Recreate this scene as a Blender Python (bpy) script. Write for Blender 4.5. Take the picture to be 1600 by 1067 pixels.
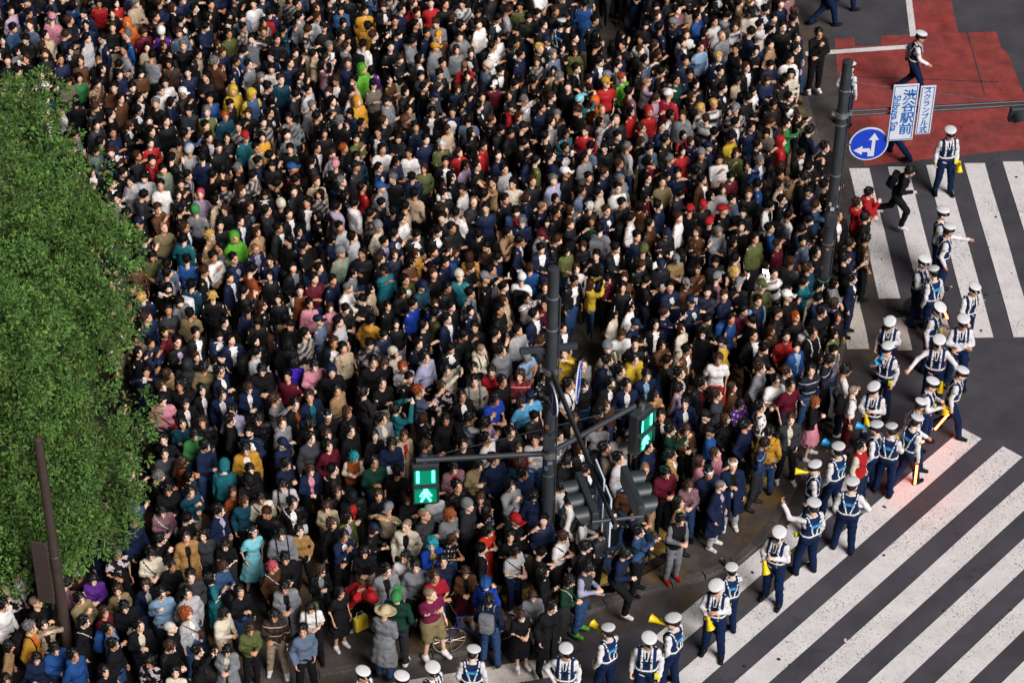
import bpy, bmesh, math, random
import numpy as np
from mathutils import Matrix, Vector
for _o in list(bpy.data.objects): bpy.data.objects.remove(_o)
SC = bpy.context.scene
COL = SC.collection
RNG = random.Random(7)
R_ = math.radians
# ------------------------------------------------------------------ camera
CAM_H = 34.0; PITCH = R_(40.0); FPX = 4023.0; ROLL = math.atan(63 / 4795)
_up0 = Vector((0, math.sin(PITCH), math.cos(PITCH))); _fw = Vector((0, math.cos(PITCH), -math.sin(PITCH)))
_ri = Vector((1, 0, 0)) * math.cos(ROLL) + _up0 * math.sin(ROLL)
_up = -Vector((1, 0, 0)) * math.sin(ROLL) + _up0 * math.cos(ROLL)
cd = bpy.data.cameras.new('camera'); cam = bpy.data.objects.new('camera', cd); COL.objects.link(cam)
cam.matrix_world = Matrix(((_ri.x, _up.x, -_fw.x, 0), (_ri.y, _up.y, -_fw.y, 0), (_ri.z, _up.z, -_fw.z, CAM_H), (0, 0, 0, 1)))
cd.sensor_width = 36; cd.lens = 36 * FPX / 1600; cd.clip_end = 600
cd.dof.use_dof = True; cd.dof.focus_distance = 48.5; cd.dof.aperture_fstop = 1.3
SC.camera = cam
def unproj(u, v, z=0.0):
    """photo pixel -> point of the place at height z"""
    a = (u - 800) / FPX; b = -(v - 533.5) / FPX
    d = _ri * a + _up * b + _fw
    t = (z - CAM_H) / d.z
    return Vector((d.x * t, d.y * t, z))
def proj(p):
    q = Vector(p) - Vector((0, 0, CAM_H)); w = q.dot(_fw)
    return 800 + FPX * q.dot(_ri) / w, 533.5 - FPX * q.dot(_up) / w
# ------------------------------------------------------------------ night sky, key light of the street screens, exposure
SUN_DIR = Vector((0.58, -0.72, 0.80)).normalized()
W = bpy.data.worlds.new('World'); SC.world = W; W.use_nodes = True
nt = W.node_tree; bg = nt.nodes['Background']; sky = nt.nodes.new('ShaderNodeTexSky'); sky.sky_type = 'NISHITA'; sky.sun_disc = False
sky.sun_elevation = math.asin(SUN_DIR.z); sky.sun_rotation = math.atan2(SUN_DIR.x, SUN_DIR.y)
nt.links.new(sky.outputs[0], bg.inputs[0]); bg.inputs[1].default_value = 0.006
sl = bpy.data.lights.new('sun', 'SUN'); sl.energy = 4.7; sl.angle = R_(34); sl.color = (1.0, 0.95, 0.93)
so = bpy.data.objects.new('sun', sl); COL.objects.link(so); so.rotation_euler = SUN_DIR.to_track_quat('Z', 'Y').to_euler(); so.location = (0, 30, 60)
SC.view_settings.view_transform = 'Standard'; SC.view_settings.look = 'None'; SC.view_settings.exposure = 0.0; SC.view_settings.gamma = 1.0
SC.view_settings.use_curve_mapping = False
SC.render.engine = 'CYCLES'; SC.cycles.use_denoising = True; SC.cycles.max_bounces = 5; SC.cycles.diffuse_bounces = 3
SC.cycles.sample_clamp_indirect = 4.0
# ------------------------------------------------------------------ helpers
def s2l(h):
    h = h.lstrip('#'); c = [int(h[i:i + 2], 16) / 255 for i in (0, 2, 4)]
    return tuple(((x + .055) / 1.055) ** 2.4 if x > .04045 else x / 12.92 for x in c)
def tag(o, label=None, cat=None, group=None, kind=None):
    if label: o['label'] = label
    if cat: o['category'] = cat
    if group: o['group'] = group
    if kind: o['kind'] = kind
    return o
def link(o, parent=None):
    COL.objects.link(o)
    if parent is not None: o.parent = parent
    return o
def empty(name, loc=(0, 0, 0), rz=0.0, scale=(1, 1, 1)):
    o = bpy.data.objects.new(name, None); o.empty_display_size = .1
    o.location = loc; o.rotation_euler = (0, 0, rz); o.scale = scale
    return link(o)
def mesh_np(name, V, Q, mat=None, smooth=True, C=None, T=None):
    """mesh from an array of vertices, quads Q and triangles T, per-vertex colour C"""
    V = np.asarray(V, np.float32); Q = np.zeros((0, 4), np.int32) if Q is None else np.asarray(Q, np.int32)
    T = np.zeros((0, 3), np.int32) if T is None else np.asarray(T, np.int32)
    me = bpy.data.meshes.new(name); me.vertices.add(len(V)); me.vertices.foreach_set('co', V.ravel())
    nl = len(Q) * 4 + len(T) * 3; me.loops.add(nl); me.loops.foreach_set('vertex_index', np.concatenate([Q.ravel(), T.ravel()]))
    me.polygons.add(len(Q) + len(T))
    st = np.concatenate([np.arange(len(Q)) * 4, len(Q) * 4 + np.arange(len(T)) * 3]).astype(np.int32)
    me.polygons.foreach_set('loop_start', st)
    me.polygons.foreach_set('use_smooth', np.full(len(st), smooth))
    if C is not None:
        a = me.color_attributes.new('Col', 'FLOAT_COLOR', 'POINT')
        a.data.foreach_set('color', np.concatenate([C, np.ones((len(V), 1))], 1).astype(np.float32).ravel())
    me.update(calc_edges=True)
    if mat: me.materials.append(mat)
    return me
def mob(name, me, parent=None, col=None, M=None):
    o = bpy.data.objects.new(name, me); link(o, parent)
    if col is not None: o.color = (*col, 1)
    if M is not None: o.matrix_local = M
    return o
class MB:
    """collects simple solids into one mesh"""
    def __init__(s): s.bm = bmesh.new()
    def box(s, c, d, M=None, bev=0.0):
        r = bmesh.ops.create_cube(s.bm, size=1); vs = r['verts']
        for v in vs: v.co = Vector((v.co.x * d[0], v.co.y * d[1], v.co.z * d[2])) + Vector(c)
        if bev:
            es = list({e for v in vs for e in v.link_edges})
            rr = bmesh.ops.bevel(s.bm, geom=es, offset=bev, segments=2, affect='EDGES', profile=.5)
            vs = list({v for f in rr['faces'] for v in f.verts} | {v for v in vs if v.is_valid})
        if M is not None: bmesh.ops.transform(s.bm, matrix=M, verts=[v for v in vs if v.is_valid])
        return s
    def tube(s, pts, rad, n=12, cap=True):
        pts = [Vector(p) for p in pts]; rad = [rad] * len(pts) if not hasattr(rad, '__len__') else rad
        rings = []; ref = None
        for i, p in enumerate(pts):
            t = (pts[min(i + 1, len(pts) - 1)] - pts[max(i - 1, 0)]).normalized()
            if ref is None: ref = Vector((0, 0, 1)) if abs(t.z) < .9 else Vector((1, 0, 0))
            a = t.cross(ref).normalized(); b = t.cross(a); ref = -b if False else ref
            rings.append([s.bm.verts.new(p + rad[i] * (math.cos(2 * math.pi * k / n) * a + math.sin(2 * math.pi * k / n) * b)) for k in range(n)])
        for r0, r1 in zip(rings, rings[1:]):
            for k in range(n): s.bm.faces.new((r0[k], r0[(k + 1) % n], r1[(k + 1) % n], r1[k]))
        if cap:
            s.bm.faces.new(rings[0][::-1]); s.bm.faces.new(rings[-1])
        return s
    def lathe(s, prof, n=24, M=None):
        rings = []; M = M or Matrix()
        for r, z in prof:
            rings.append([s.bm.verts.new(M @ Vector((r * math.cos(2 * math.pi * k / n), r * math.sin(2 * math.pi * k / n), z))) for k in range(n)])
        for r0, r1 in zip(rings, rings[1:]):
            for k in range(n): s.bm.faces.new((r0[k], r0[(k + 1) % n], r1[(k + 1) % n], r1[k]))
        if prof[0][0] > 1e-5: s.bm.faces.new(rings[0][::-1])
        if prof[-1][0] > 1e-5: s.bm.faces.new(rings[-1])
        return s
    def poly(s, pts, M=None, thick=0.0):
        M = M or Matrix()
        vs = [s.bm.verts.new(M @ Vector(p)) for p in pts]; f = s.bm.faces.new(vs)
        if thick:
            n = f.normal if f.normal.length else None; f.normal_update(); n = f.normal.copy()
            r = bmesh.ops.extrude_face_region(s.bm, geom=[f])
            bmesh.ops.translate(s.bm, vec=-n * thick, verts=[g for g in r['geom'] if isinstance(g, bmesh.types.BMVert)])
        return s
    def mesh(s, name, mat=None, smooth=False):
        bmesh.ops.recalc_face_normals(s.bm, faces=s.bm.faces)
        me = bpy.data.meshes.new(name); s.bm.to_mesh(me); s.bm.free()
        if mat: me.materials.append(mat)
        if smooth:
            me.polygons.foreach_set('use_smooth', [True] * len(me.polygons))
            try: me.set_sharp_from_angle(angle=R_(40))
            except Exception: pass
        return me
    def build(s, name, mat, parent=None, smooth=False, col=None, M=None):
        return mob(name, s.mesh(name, mat, smooth), parent, col, M)
# ------------------------------------------------------------------ materials
def new_mat(name):
    m = bpy.data.materials.new(name); m.use_nodes = True
    return m, m.node_tree, m.node_tree.nodes['Principled BSDF']
def plain(name, col, rough=.6, metal=0.0, noise=.0, nscale=8.0, bump=0.0, bscale=60.0):
    m, t, b = new_mat(name); b.inputs['Roughness'].default_value = rough; b.inputs['Metallic'].default_value = metal
    b.inputs['Base Color'].default_value = (*col, 1)
    if noise:
        n = t.nodes.new('ShaderNodeTexNoise'); n.inputs['Scale'].default_value = nscale; n.inputs['Detail'].default_value = 5
        tc = t.nodes.new('ShaderNodeTexCoord'); t.links.new(tc.outputs['Object'], n.inputs['Vector'])
        mr = t.nodes.new('ShaderNodeMapRange'); mr.inputs[1].default_value = .3; mr.inputs[2].default_value = .7; mr.inputs[3].default_value = 1 - noise; mr.inputs[4].default_value = 1 + noise
        t.links.new(n.outputs['Fac'], mr.inputs[0])
        mx = t.nodes.new('ShaderNodeMix'); mx.data_type = 'RGBA'; mx.blend_type = 'MULTIPLY'; mx.inputs[0].default_value = 1
        mx.inputs[6].default_value = (*col, 1); t.links.new(mr.outputs[0], mx.inputs[7]); t.links.new(mx.outputs[2], b.inputs['Base Color'])
    if bump:
        n2 = t.nodes.new('ShaderNodeTexNoise'); n2.inputs['Scale'].default_value = bscale; n2.inputs['Detail'].default_value = 3
        tc2 = t.nodes.new('ShaderNodeTexCoord'); t.links.new(tc2.outputs['Object'], n2.inputs['Vector'])
        bp = t.nodes.new('ShaderNodeBump'); bp.inputs['Strength'].default_value = bump; bp.inputs['Distance'].default_value = .01
        t.links.new(n2.outputs['Fac'], bp.inputs['Height']); t.links.new(bp.outputs[0], b.inputs['Normal'])
    return m
def emit(name, col, strength):
    m, t, b = new_mat(name); b.inputs['Base Color'].default_value = (*[min(1, c) for c in col], 1)
    b.inputs['Emission Color'].default_value = (*col, 1); b.inputs['Emission Strength'].default_value = strength
    return m
def math_node(t, op, a, b=None):
    n = t.nodes.new('ShaderNodeMath'); n.operation = op
    for i, x in enumerate((a, b)):
        if x is None: continue
        if hasattr(x, 'links'): t.links.new(x, n.inputs[i])
        else: n.inputs[i].default_value = x
    return n.outputs[0]
def mixc(t, fac, a, b, mode='MIX'):
    n = t.nodes.new('ShaderNodeMix'); n.data_type = 'RGBA'; n.blend_type = mode
    for i, x in ((0, fac), (6, a), (7, b)):
        if hasattr(x, 'links'): t.links.new(x, n.inputs[i])
        elif i == 0: n.inputs[0].default_value = x
        else: n.inputs[i].default_value = (*x[:3], 1)
    return n.outputs[2]
def cloth(name, pattern=None, rough=.85, sheen=.0):
    """woven cloth in the colour of its object, with the pattern of the fabric"""
    m, t, b = new_mat(name); oi = t.nodes.new('ShaderNodeObjectInfo'); tc = t.nodes.new('ShaderNodeTexCoord')
    b.inputs['Roughness'].default_value = rough; b.inputs['Specular IOR Level'].default_value = .12
    if 'Sheen Weight' in b.inputs: b.inputs['Sheen Weight'].default_value = sheen
    c = oi.outputs['Color']; sx = t.nodes.new('ShaderNodeSeparateXYZ'); t.links.new(tc.outputs['Object'], sx.inputs[0])
    x, y, z = sx.outputs
    if pattern == 'plaid':
        h = math_node(t, 'ADD', x, y)
        f1 = math_node(t, 'GREATER_THAN', math_node(t, 'FRACT', math_node(t, 'MULTIPLY', h, 9.0)), .55)
        f2 = math_node(t, 'GREATER_THAN', math_node(t, 'FRACT', math_node(t, 'MULTIPLY', z, 9.0)), .55)
        c = mixc(t, math_node(t, 'MULTIPLY', f1, .75), c, (.015, .015, .02)); c = mixc(t, math_node(t, 'MULTIPLY', f2, .7), c, (.02, .02, .025))
        f3 = math_node(t, 'GREATER_THAN', math_node(t, 'FRACT', math_node(t, 'MULTIPLY', z, 4.5)), .93)
        c = mixc(t, f3, c, (.5, .48, .45))
    elif pattern == 'stripe':
        f = math_node(t, 'GREATER_THAN', math_node(t, 'FRACT', math_node(t, 'MULTIPLY', z, 13.0)), .5); c = mixc(t, f, c, (.012, .012, .014))
    elif pattern in ('floral', 'print', 'camo'):
        n = t.nodes.new('ShaderNodeTexVoronoi' if pattern == 'floral' else 'ShaderNodeTexNoise')
        n.inputs['Scale'].default_value = {'floral': 14, 'print': 9, 'camo': 7}[pattern]; t.links.new(tc.outputs['Object'], n.inputs['Vector'])
        if pattern == 'floral':
            f = math_node(t, 'LESS_THAN', n.outputs['Distance'], .33); c = mixc(t, f, c, (.42, .38, .36))
        elif pattern == 'camo':
            f = math_node(t, 'GREATER_THAN', n.outputs['Fac'], .54); c = mixc(t, f, c, (.02, .02, .022))
        else:
            fy = math_node(t, 'LESS_THAN', y, -.02); fz = math_node(t, 'GREATER_THAN', z, 1.08)
            f = math_node(t, 'MULTIPLY', math_node(t, 'MULTIPLY', math_node(t, 'GREATER_THAN', n.outputs['Fac'], .53), fy), fz); c = mixc(t, f, c, (.5, .42, .44))
    n = t.nodes.new('ShaderNodeTexNoise'); n.inputs['Scale'].default_value = 7; n.inputs['Detail'].default_value = 6; t.links.new(tc.outputs['Object'], n.inputs['Vector'])
    mr = t.nodes.new('ShaderNodeMapRange'); mr.inputs[1].default_value = .25; mr.inputs[2].default_value = .75; mr.inputs[3].default_value = .78; mr.inputs[4].default_value = 1.15
    t.links.new(n.outputs['Fac'], mr.inputs[0]); c = mixc(t, 1.0, c, mr.outputs[0], 'MULTIPLY'); t.links.new(c, b.inputs['Base Color'])
    n2 = t.nodes.new('ShaderNodeTexNoise'); n2.inputs['Scale'].default_value = 9; n2.inputs['Detail'].default_value = 4; n2.inputs['Distortion'].default_value = .8; t.links.new(tc.outputs['Object'], n2.inputs['Vector'])
    bp = t.nodes.new('ShaderNodeBump'); bp.inputs['Strength'].default_value = 1.0; bp.inputs['Distance'].default_value = .03
    t.links.new(n2.outputs['Fac'], bp.inputs['Height']); t.links.new(bp.outputs[0], b.inputs['Normal'])
    return m
MAT = {}
MAT['cloth'] = cloth('cloth')
for _p in ('plaid', 'stripe', 'floral', 'print', 'camo'): MAT['cloth_' + _p] = cloth('cloth_' + _p, _p)
MAT['leather'] = cloth('leather', None, .38, 0)
MAT['hatcloth'] = cloth('hat_cloth', None, .55, 0)
def skin_mat():
    m, t, b = new_mat('skin'); oi = t.nodes.new('ShaderNodeObjectInfo'); a = t.nodes.new('ShaderNodeAttribute'); a.attribute_name = 'Col'
    c = mixc(t, 1.0, oi.outputs['Color'], a.outputs['Color'], 'MULTIPLY')
    t.links.new(c, b.inputs['Base Color']); b.inputs['Roughness'].default_value = .48
    return m
MAT['skin'] = skin_mat()
def hair_mat():
    m, t, b = new_mat('hair'); oi = t.nodes.new('ShaderNodeObjectInfo'); tc = t.nodes.new('ShaderNodeTexCoord')
    mp = t.nodes.new('ShaderNodeMapping'); mp.inputs['Scale'].default_value = (90, 90, 14); t.links.new(tc.outputs['Object'], mp.inputs[0])
    n = t.nodes.new('ShaderNodeTexNoise'); n.inputs['Scale'].default_value = 1; n.inputs['Detail'].default_value = 3; t.links.new(mp.outputs[0], n.inputs['Vector'])
    mr = t.nodes.new('ShaderNodeMapRange'); mr.inputs[1].default_value = .3; mr.inputs[2].default_value = .7; mr.inputs[3].default_value = .55; mr.inputs[4].default_value = 1.35
    t.links.new(n.outputs['Fac'], mr.inputs[0]); c = mixc(t, 1.0, oi.outputs['Color'], mr.outputs[0], 'MULTIPLY'); t.links.new(c, b.inputs['Base Color'])
    bp = t.nodes.new('ShaderNodeBump'); bp.inputs['Strength'].default_value = .8; bp.inputs['Distance'].default_value = .01
    t.links.new(n.outputs['Fac'], bp.inputs['Height']); t.links.new(bp.outputs[0], b.inputs['Normal']); b.inputs['Roughness'].default_value = .42
    return m
MAT['hair'] = hair_mat()
def crowd_mat():
    m, t, b = new_mat('crowd_clothes_and_skin'); a = t.nodes.new('ShaderNodeAttribute'); a.attribute_name = 'Col'
    tc = t.nodes.new('ShaderNodeTexCoord'); n = t.nodes.new('ShaderNodeTexNoise'); n.inputs['Scale'].default_value = 14; n.inputs['Detail'].default_value = 5
    t.links.new(tc.outputs['Object'], n.inputs['Vector'])
    mr = t.nodes.new('ShaderNodeMapRange'); mr.inputs[1].default_value = .25; mr.inputs[2].default_value = .75; mr.inputs[3].default_value = .72; mr.inputs[4].default_value = 1.2
    t.links.new(n.outputs['Fac'], mr.inputs[0]); c = mixc(t, 1.0, a.outputs['Color'], mr.outputs[0], 'MULTIPLY')
    t.links.new(c, b.inputs['Base Color']); b.inputs['Roughness'].default_value = .6; b.inputs['Specular IOR Level'].default_value = .16
    bp = t.nodes.new('ShaderNodeBump'); bp.inputs['Strength'].default_value = .9; bp.inputs['Distance'].default_value = .03
    n2 = t.nodes.new('ShaderNodeTexNoise'); n2.inputs['Scale'].default_value = 10; t.links.new(tc.outputs['Object'], n2.inputs['Vector'])
    t.links.new(n2.outputs['Fac'], bp.inputs['Height']); t.links.new(bp.outputs[0], b.inputs['Normal'])
    return m
MAT['crowd'] = crowd_mat()
# ------------------------------------------------------------------ distance fields and their surface
def cap(P, a, b, ra, rb=None):
    rb = ra if rb is None else rb
    a = np.asarray(a, np.float32); b = np.asarray(b, np.float32); ba = b - a; d = P - a
    t = np.clip((d @ ba) / max(float(ba @ ba), 1e-9), 0, 1).astype(np.float32)
    q = d - t[..., None] * ba
    return np.sqrt((q * q).sum(-1)) - (ra + (rb - ra) * t)
def ell(P, c, r):
    r = np.asarray(r, np.float32); q = (P - np.asarray(c, np.float32)) / r
    k0 = np.sqrt((q * q).sum(-1)); k1 = np.sqrt(((q / r) ** 2).sum(-1)) + 1e-9
    return k0 * (k0 - 1) / k1
def rbox(P, c, h, r):
    q = np.abs(P - np.asarray(c, np.float32)) - (np.asarray(h, np.float32) - r)
    return np.sqrt((np.maximum(q, 0) ** 2).sum(-1)) + np.minimum(q.max(-1), 0) - r
def smin(a, b, k):
    h = np.clip(.5 + .5 * (b - a) / k, 0, 1); return b + (a - b) * h - k * h * (1 - h)
def smax(a, b, k): return -smin(-a, -b, k)
def axis(lo, hi, h, fine=None, hf=None):
    if fine is None: return np.arange(lo, hi + h, h, dtype=np.float32)
    a = np.arange(lo, fine[0], h); b = np.arange(fine[0], fine[1], hf); c = np.arange(fine[1], hi + h, h)
    return np.concatenate([a, b, c]).astype(np.float32)
def field(f, G, sh, AXS, k=3):
    """values of f, worked out in full only near the surface"""
    sub = G[::k, ::k, ::k]; Fc = f(sub.reshape(-1, 3)).reshape(sub.shape[:3]).astype(np.float32)
    F = Fc.repeat(k, 0).repeat(k, 1).repeat(k, 2)[:sh[0], :sh[1], :sh[2]].copy()
    thr = 1.9 * k * max(float(np.diff(a).max()) for a in AXS); near = np.abs(F) < thr
    F[near] = f(G[near]); return F
def nets(f, xs, ys, zs):
    """surface of the field f on a grid, as quads"""
    G = np.stack(np.meshgrid(xs, ys, zs, indexing='ij'), -1); sh = G.shape[:3]
    F = field(f, G, sh, AXS=(xs, ys, zs)); S = F < 0
    n = [k - 1 for k in sh]; acc = np.zeros((*n, 3), np.float32); cnt = np.zeros(n, np.float32); AX = (xs, ys, zs); cr = []
    for ax in range(3):
        s0 = [slice(None)] * 3; s1 = [slice(None)] * 3; s0[ax] = slice(0, -1); s1[ax] = slice(1, None)
        F0 = F[tuple(s0)]; F1 = F[tuple(s1)]; C = S[tuple(s0)] != S[tuple(s1)]; cr.append((C, S[tuple(s0)]))
        t = np.where(C, F0 / np.where(C, F0 - F1, 1), 0); pos = G[tuple(s0)].copy()
        d = np.diff(AX[ax]); shp = [1, 1, 1]; shp[ax] = -1; pos[..., ax] += t * d.reshape(shp)
        o = [k for k in range(3) if k != ax]
        for a in (0, 1):
            for b in (0, 1):
                sl = [slice(None)] * 3; sl[o[0]] = slice(a, n[o[0]] + a); sl[o[1]] = slice(b, n[o[1]] + b); sl = tuple(sl)
                acc += np.where(C[sl][..., None], pos[sl], 0); cnt += C[sl]
    act = cnt > 0; idx = np.full(n, -1, np.int32); idx[act] = np.arange(act.sum()); V = acc[act] / cnt[act][:, None]; Q = []
    for ax in range(3):
        C, s = cr[ax]; o = [k for k in range(3) if k != ax]; sl = [slice(None)] * 3; sl[o[0]] = slice(1, -1); sl[o[1]] = slice(1, -1)
        I = np.argwhere(C[tuple(sl)]);
        if not len(I): continue
        flip = s[tuple(sl)][tuple(I.T)]
        I[:, o[0]] += 1; I[:, o[1]] += 1
        def cell(a, b):
            J = I.copy(); J[:, o[0]] -= a; J[:, o[1]] -= b; return idx[tuple(J.T)]
        q = np.stack([cell(1, 1), cell(0, 1), cell(0, 0), cell(1, 0)], 1)
        if ax == 1: flip = ~flip
        q[~flip] = q[~flip][:, ::-1]; Q.append(q)
    return V, np.concatenate(Q) if Q else np.zeros((0, 4), np.int32)

M_CYAN = plain('panel_print', (.10, .45, .78), .5)
M_STXT = plain('sign_lettering_blue', s2l('1565b8'), .45)
def text_mesh(name, body, size, mat, vertical=False, depth=.004, spacing=1.0):
    cu = bpy.data.curves.new(name, 'FONT'); cu.body = '\n'.join(body) if vertical else body; cu.size = size; cu.extrude = depth; cu.align_x = 'CENTER'; cu.align_y = 'CENTER'; cu.space_line = spacing; cu.resolution_u = 3; cu.offset = size * .016
    o = bpy.data.objects.new(name, cu); COL.objects.link(o); bpy.context.view_layer.update()
    me = bpy.data.meshes.new_from_object(o.evaluated_get(bpy.context.evaluated_depsgraph_get())); bpy.data.objects.remove(o); me.materials.clear(); me.materials.append(mat); me.name = name
    return me
TXT_BACK = text_mesh('back_lettering', '警視庁', .066, M_CYAN, depth=.003)
TXT = {'渋谷駅前': text_mesh('lettering', '渋谷駅前', .27, M_STXT, True, .002, .98), 'Shibuya Sta': text_mesh('lettering', 'Shibuya Sta', .185, M_STXT, False, .002, .98), 'スクランブル式': text_mesh('lettering', 'スクランブル式', .155, M_STXT, True, .002, .98)}
# ------------------------------------------------------------------ ground, paint, kerb
def ground_mat(name, base, dark, scale, warm=None, rough=.8):
    m, t, b = new_mat(name); tc = t.nodes.new('ShaderNodeTexCoord')
    n = t.nodes.new('ShaderNodeTexNoise'); n.inputs['Scale'].default_value = scale; n.inputs['Detail'].default_value = 8; n.inputs['Roughness'].default_value = .65
    t.links.new(tc.outputs['Object'], n.inputs['Vector'])
    mr = t.nodes.new('ShaderNodeMapRange'); mr.inputs[1].default_value = .38; mr.inputs[2].default_value = .62; t.links.new(n.outputs['Fac'], mr.inputs[0])
    c = mixc(t, mr.outputs[0], dark, base)
    g = t.nodes.new('ShaderNodeTexNoise'); g.inputs['Scale'].default_value = 160; g.inputs['Detail'].default_value = 2; t.links.new(tc.outputs['Object'], g.inputs['Vector'])
    mg = t.nodes.new('ShaderNodeMapRange'); mg.inputs[1].default_value = .3; mg.inputs[2].default_value = .7; mg.inputs[3].default_value = .7; mg.inputs[4].default_value = 1.3; t.links.new(g.outputs['Fac'], mg.inputs[0])
    c = mixc(t, 1.0, c, mg.outputs[0], 'MULTIPLY')
    if warm:
        w = t.nodes.new('ShaderNodeTexNoise'); w.inputs['Scale'].default_value = warm[1]; w.inputs['Detail'].default_value = 6; t.links.new(tc.outputs['Object'], w.inputs['Vector'])
        mw = t.nodes.new('ShaderNodeMapRange'); mw.inputs[1].default_value = warm[2]; mw.inputs[2].default_value = warm[2] + .14; t.links.new(w.outputs['Fac'], mw.inputs[0])
        c = mixc(t, mw.outputs[0], c, warm[0])
    vo = t.nodes.new('ShaderNodeTexVoronoi'); vo.feature = 'DISTANCE_TO_EDGE'; vo.inputs['Scale'].default_value = .38
    ds = t.nodes.new('ShaderNodeTexNoise'); ds.inputs['Scale'].default_value = 2.5; ds.inputs['Detail'].default_value = 5; t.links.new(tc.outputs['Object'], ds.inputs['Vector'])
    va = t.nodes.new('ShaderNodeVectorMath'); va.operation = 'MULTIPLY_ADD'; va.inputs[1].default_value = (.5, .5, .5); t.links.new(ds.outputs['Color'], va.inputs[0]); t.links.new(tc.outputs['Object'], va.inputs[2]); t.links.new(va.outputs[0], vo.inputs['Vector'])
    ck = math_node(t, 'LESS_THAN', vo.outputs['Distance'], .0035); c = mixc(t, math_node(t, 'MULTIPLY', ck, .4), c, (.018, .016, .018))
    t.links.new(c, b.inputs['Base Color']); b.inputs['Roughness'].default_value = rough
    bp = t.nodes.new('ShaderNodeBump'); bp.inputs['Strength'].default_value = .35; bp.inputs['Distance'].default_value = .006
    t.links.new(g.outputs['Fac'], bp.inputs['Height']); t.links.new(bp.outputs[0], b.inputs['Normal'])
    return m
def paint_mat(name, col, wear, rough=.6, spots=True, lo=.80):
    """road paint, scuffed down to the asphalt in places"""
    m, t, b = new_mat(name); tc = t.nodes.new('ShaderNodeTexCoord')
    n = t.nodes.new('ShaderNodeTexNoise'); n.inputs['Scale'].default_value = 2.2; n.inputs['Detail'].default_value = 9; n.inputs['Roughness'].default_value = .7; t.links.new(tc.outputs['Object'], n.inputs['Vector'])
    mr = t.nodes.new('ShaderNodeMapRange'); mr.inputs[1].default_value = .3; mr.inputs[2].default_value = .72; mr.inputs[3].default_value = lo; mr.inputs[4].default_value = 1.06 + (.8 - lo) * .6; t.links.new(n.outputs['Fac'], mr.inputs[0])
    c = mixc(t, 1.0, col, mr.outputs[0], 'MULTIPLY')
    s = t.nodes.new('ShaderNodeTexNoise'); s.inputs['Scale'].default_value = 26; s.inputs['Detail'].default_value = 5; s.inputs['Roughness'].default_value = .75; t.links.new(tc.outputs['Object'], s.inputs['Vector'])
    ms = t.nodes.new('ShaderNodeMapRange'); ms.inputs[1].default_value = wear; ms.inputs[2].default_value = wear + .06; t.links.new(s.outputs['Fac'], ms.inputs[0])
    big = t.nodes.new('ShaderNodeTexNoise'); big.inputs['Scale'].default_value = .9; big.inputs['Detail'].default_value = 3; t.links.new(tc.outputs['Object'], big.inputs['Vector'])
    mb = t.nodes.new('ShaderNodeMapRange'); mb.inputs[1].default_value = .36; mb.inputs[2].default_value = .62; t.links.new(big.outputs['Fac'], mb.inputs[0])
    f = math_node(t, 'MULTIPLY', ms.outputs[0], mb.outputs[0]); c = mixc(t, f, c, (.07, .065, .065))
    v = t.nodes.new('ShaderNodeTexVoronoi'); v.inputs['Scale'].default_value = 3.1; t.links.new(tc.outputs['Object'], v.inputs['Vector'])
    f2 = math_node(t, 'LESS_THAN', v.outputs['Distance'], .05); c = mixc(t, math_node(t, 'MULTIPLY', f2, .8 if spots else .3), c, (.06, .05, .05))
    t.links.new(c, b.inputs['Base Color']); b.inputs['Roughness'].default_value = rough
    return m
M_ASPH = ground_mat('asphalt', (.064, .062, .076), (.041, .040, .049), .8)
M_PATCH = ground_mat('asphalt_patch', (.05, .046, .05), (.035, .032, .036), 1.6)
M_PAVE = ground_mat('pavement_asphalt', (.085, .07, .06), (.04, .032, .03), 2.2, ((.22, .125, .035), .7, .52))
M_WHITE = paint_mat('road_paint_white', (.76, .735, .73), .555)
M_CREAM = paint_mat('road_paint_worn', (.66, .60, .54), .55)
M_RED = paint_mat('road_paint_red', (.33, .052, .046), .52, .65, False, .45)
M_KERB = plain('kerb_granite', (.085, .075, .068), .8, noise=.4, nscale=20, bump=.3)
M_IRON = plain('cast_iron', (.035, .033, .035), .55, .6, noise=.3, nscale=30, bump=.4)
M_TACT = plain('tactile_yellow', (.30, .20, .035), .75, noise=.45, nscale=6)
Z_ROAD = 0.0
b = MB(); b.poly([(-150, -40, 0), (150, -40, 0), (150, 260, 0), (-150, 260, 0)]); road = b.build('road', M_ASPH); tag(road, kind='structure')
def sheet(name, px, z, mat, kind='structure'):
    b = MB(); b.poly([(unproj(u, v).x, unproj(u, v).y, z) for u, v in px]); o = b.build(name, mat)
    return tag(o, kind=kind)
def stripe(off0, off1, ang, t0, t1, mat, name='crosswalk_stripe'):
    """a painted bar between two offsets across the direction ang, from t0 to t1 along it"""
    d = Vector((math.cos(ang), math.sin(ang))); n = Vector((-math.sin(ang), math.cos(ang)))
    k = 7; pts = []
    for i in range(k): pts.append(n * (off0 + RNG.uniform(-.008, .008)) + d * (t0 + (t1 - t0) * i / (k - 1)))
    for i in range(k - 1, -1, -1): pts.append(n * (off1 + RNG.uniform(-.008, .008)) + d * (t0 + (t1 - t0) * i / (k - 1)))
    b = MB(); b.poly([(p.x, p.y, .012) for p in pts]); o = b.build(name, mat); o.parent = road
    return o
def along(px, ang):
    p = unproj(*px); return p.x * math.cos(ang) + p.y * math.sin(ang)
A1 = R_(48.3)
E0 = along((1510, 673), A1)
for i in range(-1, 14):
    lo = 18.61 - .876 * i - .455; hi = 18.61 - .876 * i
    t1 = E0 + .10 * (i - 0) * 1.0 + (0 if i >= 0 else -.1)
    stripe(lo, hi, A1, E0 - (8.5 if i < 0 else 13), t1, M_WHITE)
A2 = R_(-87.6)
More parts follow.
